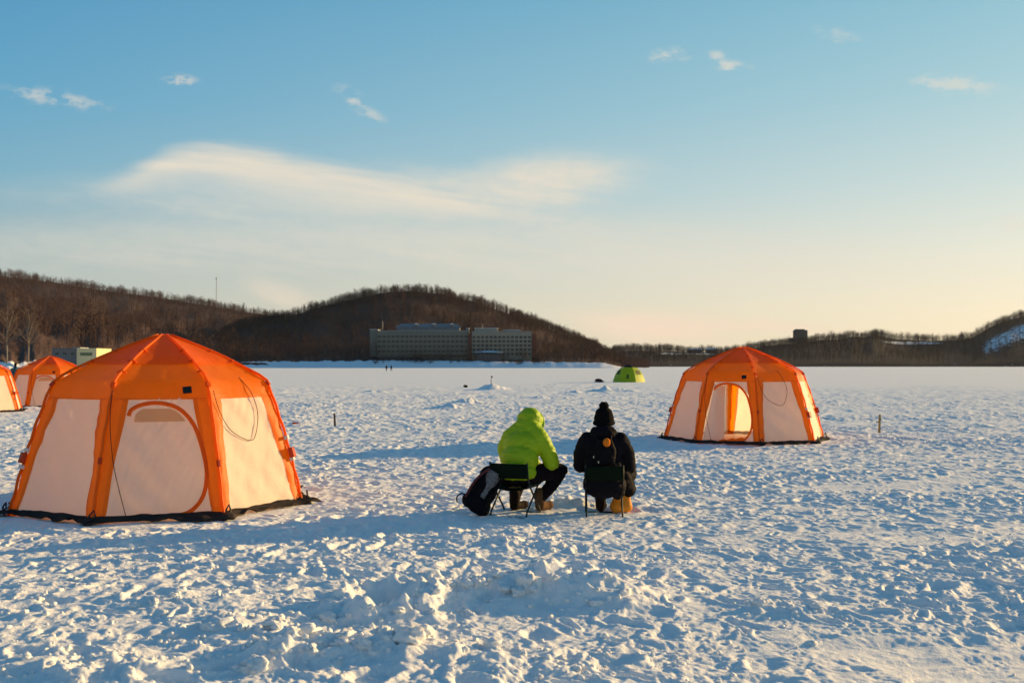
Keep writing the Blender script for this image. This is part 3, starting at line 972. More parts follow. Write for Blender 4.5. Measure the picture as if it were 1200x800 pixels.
def person_dark():
    root = empty('person', (SEAT_2.x, SEAT_2.y, gz(SEAT_2.x, SEAT_2.y)), R(-8))
    tag(root, 'person in a long black coat and pompom beanie sitting on a folding chair', 'person', 'people fishing on folding chairs')
    hd = (0.0, .11, 1.035); gaze = (0.05, .9, -.3)
    kneeR, footR = (.25, .44, .44), (.19, .40, .10)
    kneeL, footL = (-.12, .42, .45), (-.045, .20, .10)
    elR, elL = (.275, .12, .52), (-.265, .12, .53)
    wrR, wrL = (.13, .40, .50), (-.07, .41, .50)
    pr = head_prims(hd, gaze) + chain([((0, .06, .88), .055), (hd, .06)])
    pr += [ell((0, 0, .41), (.155, .13, .11))] + chain([((0, .0, .42), .12), ((0, .03, .74), .12), ((0, .06, .9), .05)])
    for s, e, w, k, f in ((1, elR, wrR, kneeR, footR), (-1, elL, wrL, kneeL, footL)):
        pr += chain([((s * .15, .04, .82), .048), (e, .04), (w, .027)])
        pr += chain([((s * .09, .02, .40), .08), (k, .056), (f, .04)])
        pr.append(capsule((f[0], f[1], .06), .04, (f[0] + .02, f[1] + .14, .045), .035))
    hand(pr, wrR, (-.5, .6, -.25), (.5, .6, 0), (0, -.1, -1)); hand(pr, wrL, (.45, .6, -.25), (.5, -.5, 0), (0, -.1, -1))
    blob('body', pr, M_skin, root, .0085, 3)
    eyes(Vector(hd), gaze, root)
    # coat: skirt falls over the right thigh towards the snow
    pr = [ell((0, -.02, .40), (.205, .185, .15)), ell((0, .0, .55), (.215, .17, .17)), ell((0, .01, .72), (.22, .16, .16)), ell((0, .03, .82), (.21, .13, .085)), capsule((0, .03, .84), .13, (0, .07, .93), .085)]
    pr += [capsule((.10, .0, .42), .13, (.26, .30, .42), .10), capsule((.20, .05, .40), .10, (.275, .16, .25), .075), capsule((.22, .28, .42), .09, (.30, .30, .25), .055), capsule((-.1, .0, .4), .12, (-.13, .35, .44), .095)]
    pr += [ell((0, -.215, .33), (.195, .05, .13)), ell((.16, -.10, .32), (.09, .13, .14)), ell((-.15, -.12, .34), (.07, .12, .11))]     # coat tails pushed out behind the seat
    pr += [ell((0, -.03, .915), (.15, .11, .075), Matrix.Rotation(.3, 3, 'X'))]        # hood lying on the back
    for s, e, w in ((1, elR, wrR), (-1, elL, wrL)):
        pr += chain([((s * .185, .03, .82), .09), ((s * .25, .06, .68), .088), (e, .082), (w, .052)])
    blob('coat', pr, M_coat, root, .0115, 5, .009, .14, 13)
    pr = [ell((0, .0, .38), (.15, .14, .08))]
    for s, k, f in ((1, kneeR, footR), (-1, kneeL, footL)):
        pr += chain([((s * .09, .02, .40), .09), (k, .07), ((f[0], f[1], .16), .066)])
    blob('trousers', pr, M_trouser, root, .012, 5, .006, .11, 9)
    for f in (footR, footL):
        pr = [capsule((f[0], f[1] - .01, .24), .064, (f[0], f[1] - .01, .06), .058), capsule((f[0], f[1] - .02, .05), .05, (f[0] + .02, f[1] + .17, .045), .044)]
        blob('boot', pr, M_boot, root, .009, 4, .003, .06, 5)
    # hair at the nape, knitted hat, pompom
    pr = [ell((0, .07, .99), (.085, .075, .08)), capsule((-.04, .045, .95), .045, (.04, .045, .95), .045)]
    blob('hair', pr, M_hair, root, .01, 4, .004, .03, 8)
    pr = [ell((0, .09, 1.06), (.112, .12, .115), Matrix.Rotation(-.25, 3, 'X')), ell((0, .08, 1.12), (.098, .10, .075))]
    for k in range(18):
        a = 2 * math.pi * k / 18; b_ = 2 * math.pi * (k + 1) / 18
        pr.append(capsule((.108 * math.cos(a), .085 + .118 * math.sin(a), 1.015 + .02 * math.sin(a)), .020, (.108 * math.cos(b_), .085 + .118 * math.sin(b_), 1.015 + .02 * math.sin(b_)), .020, 8, 3))
    hat = blob('beanie', pr, M_knit, root, .009, 4, .003, .03, 21)
    blob('pompom', [ell((0, .065, 1.205), (.052, .052, .048))], M_knit, hat, .007, 2, .007, .03, 25)
    return root


P1 = person_green()
P2 = person_dark()


# the small dark rucksack worn on the coat, and the orange ball on it
def daypack():
    base = P2.location
    root = empty('daypack', base, R(-8))
    tag(root, 'small black daypack worn on the back of the dark coat', 'backpack')
    pr = [ell((.02, -.165, .70), (.125, .065, .15)), ell((.02, -.185, .63), (.115, .055, .09)), ell((.02, -.16, .80), (.095, .05, .06))]
    bd = blob('pack_body', pr, M_pack, root, .010, 5, .006, .09, 31)
    for s in (-1, 1):
        pts = catmull([(s * .07 + .01, -.16, .84), (s * .10, -.06, .915), (s * .13, .06, .915), (s * .155, .155, .83), (s * .165, .15, .70)], 6)
        MB().tube(pts, .014, 6).build('shoulder_strap', M_pack, root, True)
    for bx_, by_, bz_ in ((-.10, -.222, .655), (-.045, -.235, .60)): MB().box((bx_, by_, bz_), (.011, .012, .022)).build('buckle', M_clip, root, False, .003)
    t = blob('orange_charm', [ell((0, 0, 0), (.040, .032, .046))], M_orangeball, None, .006, 2, .004, .03, 40)
    t.location = Matrix.Rotation(R(-8), 3, 'Z') @ Vector((.045, -.235, .818)) + base
    tag(t, 'round orange charm hanging on the black daypack', 'charm')


daypack()


# --- folding chairs
def make_chair(loc, rz, label):
    root = empty('folding_chair', (loc.x, loc.y, gz(loc.x, loc.y)), rz)
    tag(root, label, 'chair', 'green folding chairs on the snow')
    w, sh, bh = .215, .325, .575
    # seat sling, sagging
    def sling(nm, f, nu, nv, th):
        vs = [f(i / nu, j / nv) for j in range(nv + 1) for i in range(nu + 1)]
        fs = [(j * (nu + 1) + i, j * (nu + 1) + i + 1, (j + 1) * (nu + 1) + i + 1, (j + 1) * (nu + 1) + i) for j in range(nv) for i in range(nu)]
        o = MB().add(vs, fs).build(nm, M_sling, root, True)
        s = o.modifiers.new('s', 'SOLIDIFY'); s.thickness = th
        return o
    sling('seat', lambda u, v: Vector(((u - .5) * 2 * w, -.17 + .36 * v, sh - .045 * math.sin(math.pi * u) - .01 * math.sin(math.pi * v))), 10, 8, .012)
    sling('backrest', lambda u, v: Vector(((u - .5) * 2 * (w + .012), -.205 - .03 * math.sin(math.pi * u) - .05 * (.41 + .165 * v - .3), .415 + (bh - .415) * v)), 10, 5, .016)
    for s in (-1, 1):
        x = s * (w + .005)
        MB().tube([(x, .20, .0), (x, .17, .05), (x, -.12, sh - .01), (x, -.185, .42), (x, -.215, bh + .01)], .0105, 8).build('rear_frame', M_tube, root, True)
        MB().tube([(x * .96, -.22, .0), (x * .96, -.19, .05), (x * .96, .18, sh + .01)], .0105, 8).build('leg', M_tube, root, True)
        MB().tube([(x, -.18, sh), (x, .2, sh)], .0105, 8).build('seat_rail', M_tube, root, True)
    MB().tube([(-w, .20, -.004), (w, .20, -.004)], .0095, 8).build('foot_bar', M_tube, root, True)
    MB().tube([(-w, -.22, -.012), (w, -.22, -.012)], .0095, 8).build('foot_bar', M_tube, root, True)
    return root


make_chair(SEAT_1 + Vector((-.02, -.02, 0)), R(-22), 'dark green folding chair under the person in lime green')
make_chair(SEAT_2 + Vector((0, -.04, 0)), R(-4), 'dark green folding chair under the person in black').scale = (.93, 1, .97)


# --- rucksack leaning beside the chair
def rucksack():
    root = empty('rucksack', (-.30, 11.02, gz(-.30, 11.02) + .0), 0)
    tag(root, 'black rucksack with a speckled grey panel leaning beside the chair', 'backpack')
    root.scale = (.90, .90, .98)
    A = Matrix.Rotation(R(30), 3, 'Y') @ Matrix.Rotation(R(-8), 3, 'X')      # tips over to the right
    B = Vector((-.14, 0, .05))
    def T(p): return B + A @ Vector(p)
    def tp(pr): return [([T(v) for v in vs], fs) for vs, fs in pr]
    pr = [ell((0, 0, .10), (.17, .125, .12)), ell((0, .01, .26), (.165, .12, .19)), ell((.0, .02, .42), (.14, .10, .13)), ell((-.10, -.02, .07), (.09, .10, .08)), ell((.09, -.01, .06), (.09, .11, .08))]
    bd = blob('pack_body', tp(pr), M_pack, root, .011, 5, .006, .1, 51)
    # speckled panel
    vs = []; fs = []
    for j in range(11):
        v = j / 10
        hw = .035 + .065 * v - .02 * max(0, v - .8) * 5
        for i in range(7):
            u = i / 6 * 2 - 1
            vs.append(T((.02 + hw * u, -.128 + .035 * u * u + .03 * v, .17 + .33 * v)))
    fs = [(j * 7 + i, j * 7 + i + 1, j * 7 + i + 8, j * 7 + i + 7) for j in range(10) for i in range(6)]
    pn = MB().add(vs, fs).build('speckled_panel', M_speck, root, True)
    s = pn.modifiers.new('s', 'SOLIDIFY'); s.thickness = .02
    for s_ in (-1, 1):
        pts = catmull([T((.04 + s_ * .10, -.10, .50)), T((.0 + s_ * .13, -.135, .36)), T((-.03 + s_ * .13, -.14, .22)), T((-.03 + s_ * .13, -.11, .08))], 6)
        MB().tube(pts, .015, 6).build('shoulder_strap', M_packred if s_ < 0 else M_pack, root, True)
    MB().tube(catmull([T((-.05, -.04, .54)), T((-.02, -.05, .585)), T((.03, -.05, .58)), T((.05, -.04, .54))], 5), .010, 6).build('top_handle', M_pack, root, True)
    MB().tube(catmull([T((-.16, -.06, .10)), T((-.22, -.08, .09)), T((-.25, -.07, .03)), T((-.22, -.05, -.02))], 5), .009, 5).build('loose_strap', M_pack, root, True)


rucksack()


# --- amber bag on the snow beside the dark coat
def amber_bag():
    x, y = 1.24, 11.36
    root = empty('bag', (x, y, gz(x, y)), R(10))
    tag(root, 'amber yellow cloth bag standing on the snow at the black coat', 'bag')
    pr = [capsule((-.055, 0, .065), .075, (.055, 0, .065), .075), capsule((-.035, 0, .17), .055, (.06, 0, .17), .05), capsule((-.05, 0, .08), .07, (-.03, 0, .17), .055), capsule((.055, 0, .08), .07, (.055, 0, .17), .05)]
    b = blob('bag_body', pr, M_amber, root, .009, 10, .003, .09, 61)
    MB().tube(catmull([(-.03, 0, .20), (0, -.01, .235), (.05, -.01, .23), (.07, 0, .19)], 5), .007, 5).build('bag_handle', M_amber, root, True)


amber_bag()


# short ice rods in their hands: held by the people, so things of their own
for loc, rz, lab in ((P1.location, -28, 'short ice fishing rod held by the person in lime green'), (P2.location, -8, 'short ice fishing rod held by the person in black')):
    root = empty('fishing_rod', loc, R(rz))
    tag(root, lab, 'fishing rod', 'short ice fishing rods')
    y0 = .60 if rz == -28 else .46
    MB().tube([(.06, y0, .50), (.03, y0 + .12, .48)], .011, 7).build('handle', M_wood, root, True)
    MB().tube([(.03, y0 + .12, .48), (.0, y0 + .40, .44)], [.004, .0015], 5).build('blank', M_lure, root, True)

# distant figures
def standing_person(loc, rz, label, coat, scale=1.0, stride=.12, group=None):
    root = empty('person', loc, rz)
    tag(root, label, 'person', group)
    pr = [ell((0, 0, 1.62), (.08, .095, .115)), capsule((0, 0, 1.45), .06, (0, 0, 1.6), .06)]
    pr += chain([((0, 0, .95), .15), ((0, 0, 1.2), .15), ((0, 0, 1.38), .14)]) + chain([((-.17, 0, 1.38), .08), ((.17, 0, 1.38), .08)])
    for s in (-1, 1):
        pr += chain([((s * .09, 0, .9), .1), ((s * .10, s * stride * .6 + .03, .5), .075), ((s * .10, s * stride, .09), .055)])
        pr.append(capsule((s * .1, s * stride, .05), .045, (s * .1, s * stride + .15, .04), .04))
        pr += chain([((s * .2, 0, 1.37), .07), ((s * .26, -s * .06, 1.1), .055), ((s * .25, -s * .1 + .08, .86), .04)])
    b = blob('body', pr, M_trouser, root, .022, 4)
    ct = [capsule((0, 0, .82), .19, (0, 0, 1.32), .18), capsule((-.15, 0, 1.36), .09, (.15, 0, 1.36), .09)]
    for s in (-1, 1): ct += chain([((s * .2, 0, 1.36), .085), ((s * .27, -s * .06, 1.1), .075), ((s * .26, -s * .1 + .07, .9), .06)])
    blob('coat', ct, coat, root, .022, 4)
    blob('hat', [ell((0, -.01, 1.68), (.095, .105, .085))], M_knit, root, .02, 2)
    root.scale = (scale,) * 3
    return root


for px, lab in ((453, 'dark clad walker far out on the ice, the left of the pair'), (458.5, 'dark clad walker far out on the ice, the right of the pair')):
    d = 292
    standing_person(((px - 600) / F * d, d, -.02), R(20 if px < 455 else -30), lab, M_coat, 1.0, .2, 'pair of walkers below the hotel')
d = 66
standing_person(((18.2 - 600) / F * d, d, 0), R(60), 'person in a teal jacket standing behind the left tents', M_teal, 1.03)

# --- small things standing or lying about
def stake(px, py_top, py_base, mat, label, nub):
    d = CAMH * F / (py_base - HOR)
    x = (px - 600) / F * d
    h = (py_base - py_top) / F * d
    root = empty('stake', (x, d, gz(x, d)), 0)
    tag(root, label, 'stake', 'wooden marker stakes in the snow')
    M = Matrix.Rotation(R(2.5 if nub else -3), 3, 'Y')
    mb = MB()
    pts = [M @ Vector((0, 0, z)) for z in (-.12, .1, h * .6, h * .97, h)]
    mb.tube(pts, [.03, .029, .027, .026, .018], 7).build('post', mat, root, False)
    if nub:
        MB().tube([(-.01, 0, h * .62), (-.07, -.01, h * .60)], .014, 6).build('peg', mat, root)
    MB().tube([M @ Vector((.03 * math.cos(a), .03 * math.sin(a), h * .78 + .006 * math.sin(3 * a))) for a in np.linspace(0, 6.28, 14)], .005, 4).build('wire_wrap', M_cord, root)


stake(393, 484.5, 500, M_darkwood, 'short dark stake in the snow right of the big closed tent', False)
stake(1029.5, 484, 507, M_wood, 'pale wooden stake in the snow right of the open tent', True)

d = 98
root = empty('sled', ((702 - 600) / F * d, d, 0), R(15)); tag(root, 'low maroon loaded sled lying left of the yellow-green tent', 'sled')
mb = MB(); mb.box((0, 0, .06), (.9, .4, .05)); mb.tube([(-.45, -.18, .03), (.35, -.18, .03), (.5, -.18, .12)], .03, 6); mb.tube([(-.45, .18, .03), (.35, .18, .03), (.5, .18, .12)], .03, 6)
mb.build('hull', M_black, root, False, .01)
blob('load', [ell((-.08, 0, .20), (.36, .2, .14)), ell((.2, 0, .15), (.18, .17, .1))], M_brownred, root, .03, 3, .02, .2, 3)

d = 74
root = empty('bundle', ((546 - 600) / F * d, d, gz((546 - 600) / F * d, d) + .02), 0); tag(root, 'small dark bundle lying on the far snow left of the tallest snow mound', 'bundle')
blob('bundle_body', [ell((0, 0, .07), (.15, .12, .08)), ell((-.11, .02, .1), (.08, .07, .07))], M_pack, root, .02, 3, .012, .1, 3)
MB().tube(catmull([(-.1, 0, .16), (-.02, -.02, .22), (.06, 0, .14)], 5), .015, 5).build('strap', M_pack, root, True)

x, y = -1.43, 68
root = empty('marker_flag', (x, y, .40), 0); tag(root, 'tiny stick marker planted in the tallest snow mound far out', 'marker')
MB().tube([(0, 0, -.1), (.02, 0, .55)], .018, 5).build('stick', M_darkwood, root)
MB().add([(.02, 0, .53), (.02, 0, .40), (.15, .02, .45)], [(0, 1, 2)]).build('flag', M_brownred, root)

x, y = (345 - 600) / F * 27, 27.0
o = blob('glove', [ell((0, 0, .03), (.06, .045, .03)), capsule((.05, 0, .03), .018, (.12, .02, .03), .015), capsule((.04, .03, .03), .016, (.09, .06, .03), .013), capsule((.05, -.02, .03), .018, (.12, -.02, .03), .014)], M_redstrap, None, .009, 2)
o.location = (x, y, gz(x, y) + .01); tag(o, 'small red glove lying on the snow near the dark stake', 'glove')

# ---------------------------------------------------------------- terrain
def outline(pts):
    xs = np.array([p[0] for p in pts], float); ys = np.array([p[1] for p in pts], float)
    return lambda px: np.interp(px, xs, ys)


class Hill:
    def __init__(s, name, label, ol, tree, ds, dr, x0, x1, mat, seed, fold=.08, power=1.15, bank=2.5, clear=None, back=1.35, shore=1.0, bq=.06):
        s.shore = shore; s.bq = bq
        s.ol, s.tree, s.ds, s.dr, s.seed, s.fold, s.power, s.bank, s.clear = ol, tree, ds, dr, seed, fold, power, bank, clear
        s.x0, s.x1 = x0, x1
        px = np.arange(x0, x1 + 1, 3.0); ss = np.concatenate([[-.03, -.005], np.linspace(0, .06, 6), np.linspace(.08, 1.0, 60), np.linspace(1.02, back, 10)])
        A, S_ = np.meshgrid(px, ss)
        D = s.dist(A, S_)
        Z = s.z(A, S_)
        X = (A - 600) / F * D
        V = np.stack([X, D, Z], -1).reshape(-1, 3)
        nr, na = A.shape
        i = np.arange(nr - 1)[:, None] * na; j = np.arange(na - 1)[None]
        Q = np.stack([i + j, i + j + 1, i + na + j + 1, i + na + j], -1).reshape(-1, 4)
        me = np_mesh(name, V, Q)
        at = me.attributes.new('snow', 'FLOAT', 'POINT')
        at.data.foreach_set('value', s.snow(A, S_).astype(np.float32).ravel())
        o = link(name, me, mat)
        tag(o, label, None, None, 'structure')

    def dist(s, px, q):
        ds = s.ds(px) if callable(s.ds) else s.ds
        return ds + (s.dr - ds) * q

    def z(s, px, q):
        H = CAMH + (HOR - s.ol(px)) / F * s.dr - s.tree
        H = np.maximum(H, 2.0)
        qq = np.clip(q, 0, 1)
        bank = np.where(q < 0, -1.5, s.bank * sst(0, .035, q) * (1 + .22 * gn(px / 9, q * 30, s.seed + 8) + .15 * gn(px / 3.5, q * 60, s.seed + 9)))
        f = s.fold * H * np.sin(np.pi * qq) * (gn(px / 70, q * 2.2, s.seed) + .5 * gn(px / 28, q * 5, s.seed + 1))
        up = bank + (H - s.bank) * qq ** s.power + f
        zz = np.where(q > 1, H * (1 - (q - 1) * .7), up)
        k = sst(s.x0, s.x0 + 60, px) * (1 - sst(s.x1 - 60, s.x1 - 5, px))
        return zz * k - 1.6 * (1 - k)

    def snow(s, px, q):
        v = (1.0 - sst(s.bq * .5, s.bq, q)) * s.shore
        if s.clear is not None: v = np.maximum(v, s.clear(px, q))
        return v


olA = outline([(-700, 330), (-300, 312), (-100, 312), (0, 318), (60, 325), (120, 335), (180, 342.5), (240, 352), (300, 362), (330, 367), (380, 380), (430, 400), (480, 424)])
olB = outline([(210, 428), (240, 395), (275, 374), (300, 369), (340, 363), (380, 350), (420, 341), (450, 335), (480, 333), (520, 337), (560, 347), (600, 361), (640, 376), (680, 393), (705, 404), (735, 410), (760, 425)])
olC = outline([(660, 418), (700, 409), (745, 406), (790, 408), (850, 409), (885, 403), (910, 399), (935, 398), (960, 394), (985, 393), (1000, 389.5), (1012, 391), (1025, 387.5), (1050, 393), (1090, 395), (1120, 394), (1140, 391), (1160, 379), (1180, 371), (1200, 366), (1260, 352), (1350, 345), (1600, 350), (1900, 380)])


def clearC(px, q):
    a = np.exp(-(((px - 1070) / 44) ** 2 + ((q - .80 - .0012 * (px - 1072)) / .10) ** 2) * 1.2) * 1.0
    b = sst(1140, 1158, px) * np.exp(-((q - (.36 + (px - 1150) * .004)) / .28) ** 2) * .58
    c = np.exp(-(((px - 786) / 18) ** 2 + ((q - .78) / .12) ** 2)) * 1.0
    e = np.exp(-(((px - 830) / 26) ** 2 + ((q - .80) / .10) ** 2)) * .9
    return a + b + c + e


def shoreA(px):
    return np.interp(px, [-900, -300, 0, 120, 220, 330, 500], [200, 200, 215, 300, 560, 640, 660])


hillA = Hill('wooded_hill', 'long brown wooded ridge behind the left tents', olA, 6.5, shoreA, 1500, -900, 480, M_hill, 11, .10, 1.5, 3.2, bq=.028)
hillB = Hill('round_hill', 'rounded brown wooded hill behind the hotel', olB, 6.5, 640, 1010, 210, 760, M_hill, 21, .05, 1.2, 3.0)
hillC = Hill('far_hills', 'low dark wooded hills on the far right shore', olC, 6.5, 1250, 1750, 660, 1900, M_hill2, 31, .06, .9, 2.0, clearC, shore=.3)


# ------------------------------------------------------------------- trees
def tree_template(seed, h=10.0, spread=.30, branches=11, twigs=2, sides=3, low=.28):
    """bare winter tree as triangles: tapered trunk and rising limbs with twigs"""
    r = random.Random(seed)
    T = []

    def limb(a, b, ra, rb, n):
        a = Vector(a); b = Vector(b)
        t = (b - a).normalized(); u = t.cross(Vector((.3, .2, 1))).normalized(); w = t.cross(u)
        A = [a + (u * math.cos(6.283 * k / n) + w * math.sin(6.283 * k / n)) * ra for k in range(n)]
        B = [b + (u * math.cos(6.283 * k / n) + w * math.sin(6.283 * k / n)) * rb for k in range(n)]
        for k in range(n):
            k2 = (k + 1) % n
            T.append((A[k], A[k2], B[k]))
            if rb > .012: T.append((A[k2], B[k2], B[k]))

    def blade(a, b, w_):
        a = Vector(a); b = Vector(b); t = (b - a).normalized()
        u = t.cross(Vector((r.uniform(-1, 1), r.uniform(-1, 1), .2))).normalized()
        T.append((a - u * w_, a + u * w_, b))
    lean = Vector((r.uniform(-.04, .04), r.uniform(-.04, .04), 1))
    limb((0, 0, -1), lean * h * .6, .022 * h * .75, .012 * h * .7, sides)
    limb(lean * h * .6, lean * h, .012 * h * .7, .01, sides)
    for i in range(branches):
        z = h * (low + (.90 - low) * (i + r.random()) / branches)
        a = r.random() * 6.283
        L = h * spread * (1.15 - .75 * (z / h - low) / (.98 - low)) * r.uniform(.7, 1.2)
        up = r.uniform(.5, 1.1)
        p0 = lean * z
        p1 = p0 + Vector((math.cos(a), math.sin(a), up)) * L
        blade(p0, p1, .010 * h)
        for k in range(twigs):
            s = r.uniform(.25, .9)
            q = p0.lerp(p1, s)
            a2 = a + r.uniform(-1.2, 1.2)
            blade(q, q + Vector((math.cos(a2), math.sin(a2), r.uniform(.3, 1.2))) * L * r.uniform(.35, .7), .007 * h)
    return np.array([[tuple(p) for p in t] for t in T])


TPL = [tree_template(100 + i, 10, .24 + .05 * (i % 3), 11, 2, 3, .10 + .12 * (i % 2)) for i in range(8)]


def forest(name, label, hill, n, hmin, hmax, mat, seed, qpow=1.0, x0=None, x1=None, sets=(), qmin=None):
    rg = np.random.default_rng(seed)
    n = sum(c for c, a, b in sets)
    px = rg.uniform(hill.x0 if x0 is None else x0, hill.x1 if x1 is None else x1, n)
    q = np.concatenate([a + (b - a) * rg.random(c) ** qpow for c, a, b in sets])
    if qmin is not None:
        k = q > qmin(px); px, q = px[k], q[k]
    n = len(px)
    s = hill.snow(px, q)
    den = gn(px / 26, q * 9, seed + 5)
    keep = ((s < .35) | ((s < .66) & (rg.random(n) < .4))) & (rg.random(n) < .72 + .6 * den)
    px, q = px[keep], q[keep]
    D = hill.dist(px, q); Z = hill.z(px, q); X = (px - 600) / F * D
    hh = rg.uniform(hmin, hmax, len(px)) * (1 + .28 * gn(px / 40, q * 6, seed + 6) + .30 * gn(px / 9, q * 14, seed + 7))
    an = rg.uniform(0, 6.283, len(px)); w = rg.integers(0, len(TPL), len(px))
    parts = []
    for k in range(len(TPL)):
        m = w == k
        if not m.any(): continue
        t = TPL[k].reshape(-1, 3)
        c, s_ = np.cos(an[m]), np.sin(an[m]); sc = hh[m] / 10
        x = (t[None, :, 0] * c[:, None] - t[None, :, 1] * s_[:, None]) * sc[:, None] + X[m][:, None]
        y = (t[None, :, 0] * s_[:, None] + t[None, :, 1] * c[:, None]) * sc[:, None] + D[m][:, None]
        z = t[None, :, 2] * sc[:, None] + Z[m][:, None]
        parts.append(np.stack([x, y, z], -1).reshape(-1, 3))
    V = np.concatenate(parts)
    o = link(name, np_mesh(name, V, None, np.arange(len(V)).reshape(-1, 3)), mat, None, False)
    tag(o, label, None, None, 'stuff')


forest('forest', 'bare brown forest covering the long left ridge', hillA, 7800, 8, 13, M_bark2, 201, .9, -120, 470, sets=((10500, .035, 1.02), (3800, .88, 1.05)), qmin=lambda px: np.interp(px, [0, 120, 300], [.17, .14, .03]))
forest('undergrowth', 'low leafless scrub on the near left bank', hillA, 2200, 1.6, 4.2, M_bark2, 204, .8, -120, 300, sets=((2200, .026, .22),))
forest('forest', 'bare dark forest covering the rounded hill', hillB, 7200, 6, 9.5, M_bark2, 202, .9, sets=((9500, .035, 1.02), (5000, .82, 1.05)))
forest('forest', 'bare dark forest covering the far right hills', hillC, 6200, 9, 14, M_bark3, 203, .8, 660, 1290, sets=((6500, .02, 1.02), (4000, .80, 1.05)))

# trees one can tell apart: crest of the round hill, and along the far shore
CREST = [link('bare_tree', np_mesh('bare_tree', tree_template(300 + i, 10, .24 + .05 * (i % 2), 17, 3, 3, .10).reshape(-1, 3), None, np.arange(tree_template(300 + i, 10, .24 + .05 * (i % 2), 17, 3, 3, .10).size // 3).reshape(-1, 3)), M_bark, None, False) for i in range(6)]
for o in CREST: col.objects.unlink(o)


def put_tree(px, hill, q, h, label, group, rg):
    o = CREST[rg.integers(0, 6)].copy()
    col.objects.link(o)
    px = np.array(float(px)); q = np.array(float(q))
    D = float(hill.dist(px, q)); o.location = ((float(px) - 600) / F * D, D, float(hill.z(px, q)) - .2)
    o.rotation_euler = (0, 0, rg.uniform(0, 6.28)); o.scale = (h / 10,) * 3
    tag(o, label, 'tree', group)


rg = np.random.default_rng(5)
for px in np.arange(392, 690, 3.4):
    put_tree(px + rg.uniform(-2.5, 2.5), hillB, rg.uniform(.95, 1.01), rg.uniform(6, 10), 'bare tree standing on the crest of the rounded hill', 'bare trees on the crest of the rounded hill', rg)
for px in np.concatenate([np.arange(246, 436, 4.2), np.arange(628, 735, 5.0)]):
    put_tree(px + rg.uniform(-2, 2), hillB, rg.uniform(.036, .075), rg.uniform(7, 12.5), 'bare tree on the far shore beside the hotel', 'bare trees along the far shore', rg)

bt = tree_template(900, 10, .75, 46, 4, 3, .02)
BUSH = link('leafless_shrub', np_mesh('leafless_shrub', bt.reshape(-1, 3), None, np.arange(bt.size // 3).reshape(-1, 3)), M_bark3, None, False)
col.objects.unlink(BUSH)
for px in np.concatenate([rg.uniform(437, 552, 34), rg.uniform(588, 640, 14)]):
    o = BUSH.copy(); col.objects.link(o)
    q = rg.uniform(.02, .036); D = float(hillB.dist(np.array(px), np.array(q)))
    o.location = ((px - 600) / F * D, D, float(hillB.z(np.array(px), np.array(q))) - .1)
    o.rotation_euler = (0, 0, rg.uniform(0, 6.28)); o.scale = (rg.uniform(.16, .34),) * 2 + (rg.uniform(.14, .30),)
    tag(o, 'low leafless shrub on the snow bank at the foot of the hotel', 'shrub', 'leafless shrubs at the foot of the hotel')


# two pale birches at the left
def birch(px, d, top, base, label, seed):
    r = random.Random(seed)
    z0 = CAMH + (HOR - base) / F * d; h = (base - top) / F * d
    root = empty('birch_tree', ((px - 600) / F * d, d, z0 - .4), 0)
    tag(root, label, 'tree', 'pale birches at the left')
    pts = [Vector((0, 0, 0))]
    for i in range(1, 8):
        pts.append(Vector((r.uniform(-.05, .05) * i * .6, r.uniform(-.1, .1), (h + .4) * i / 7)))
    MB().tube(pts, [.17, .15, .13, .11, .09, .065, .04, .015], 7).build('trunk', M_birch, root, True)
    fk = [pts[3].lerp(pts[4], .3)]
    for i in range(1, 6):
        fk.append(fk[0] + Vector((.16 * i + .02 * i * i, .05 * i, h * .085 * i)))
    MB().tube(fk, [.09, .08, .065, .05, .03, .012], 6).build('limb', M_birch, root, True)
    mb = MB()
    for i in range(46):
        z = r.uniform(.28, .97); k = z * 7; a = pts[int(k)].lerp(pts[min(7, int(k) + 1)], k - int(k))
        an = r.random() * 6.28; L = h * .30 * (1.1 - z) * r.uniform(.7, 1.3) + .4
        e = a + Vector((math.cos(an), math.sin(an), r.uniform(.8, 1.7))) * L * .75
        m_ = a.lerp(e, .5) + Vector((math.cos(an), math.sin(an), 0)) * L * .1
        mb.tube([a, m_, e], [.08 * (1.2 - z), .05 * (1.2 - z), .015], 4)
        for q in range(5):
            s = m_.lerp(e, r.random()); a2 = an + r.uniform(-1.3, 1.3)
            mb.tube([s, s + Vector((math.cos(a2), math.sin(a2), r.uniform(.2, 1.3))) * L * r.uniform(.2, .5)], [.024, .008], 3)
    mb.build('crown', M_twig, root, True)


birch(33, 185, 362, 421, 'pale birch with a forked top just behind the left tents', 5)
birch(8, 190, 355, 423, 'pale birch near the left edge behind the cut-off tent', 6)

# ---------------------------------------------------------------- buildings
def win_mesh(w, h):
    mb = MB()
    mb.box((0, -.03, 0), (w, .10, h), None, 0)
    mb.box((0, -.09, 0), (w - .3, .05, h - .3), None, 1)
    mb.box((0, -.125, 0), (.08, .05, h - .3), None, 0)
    return mb


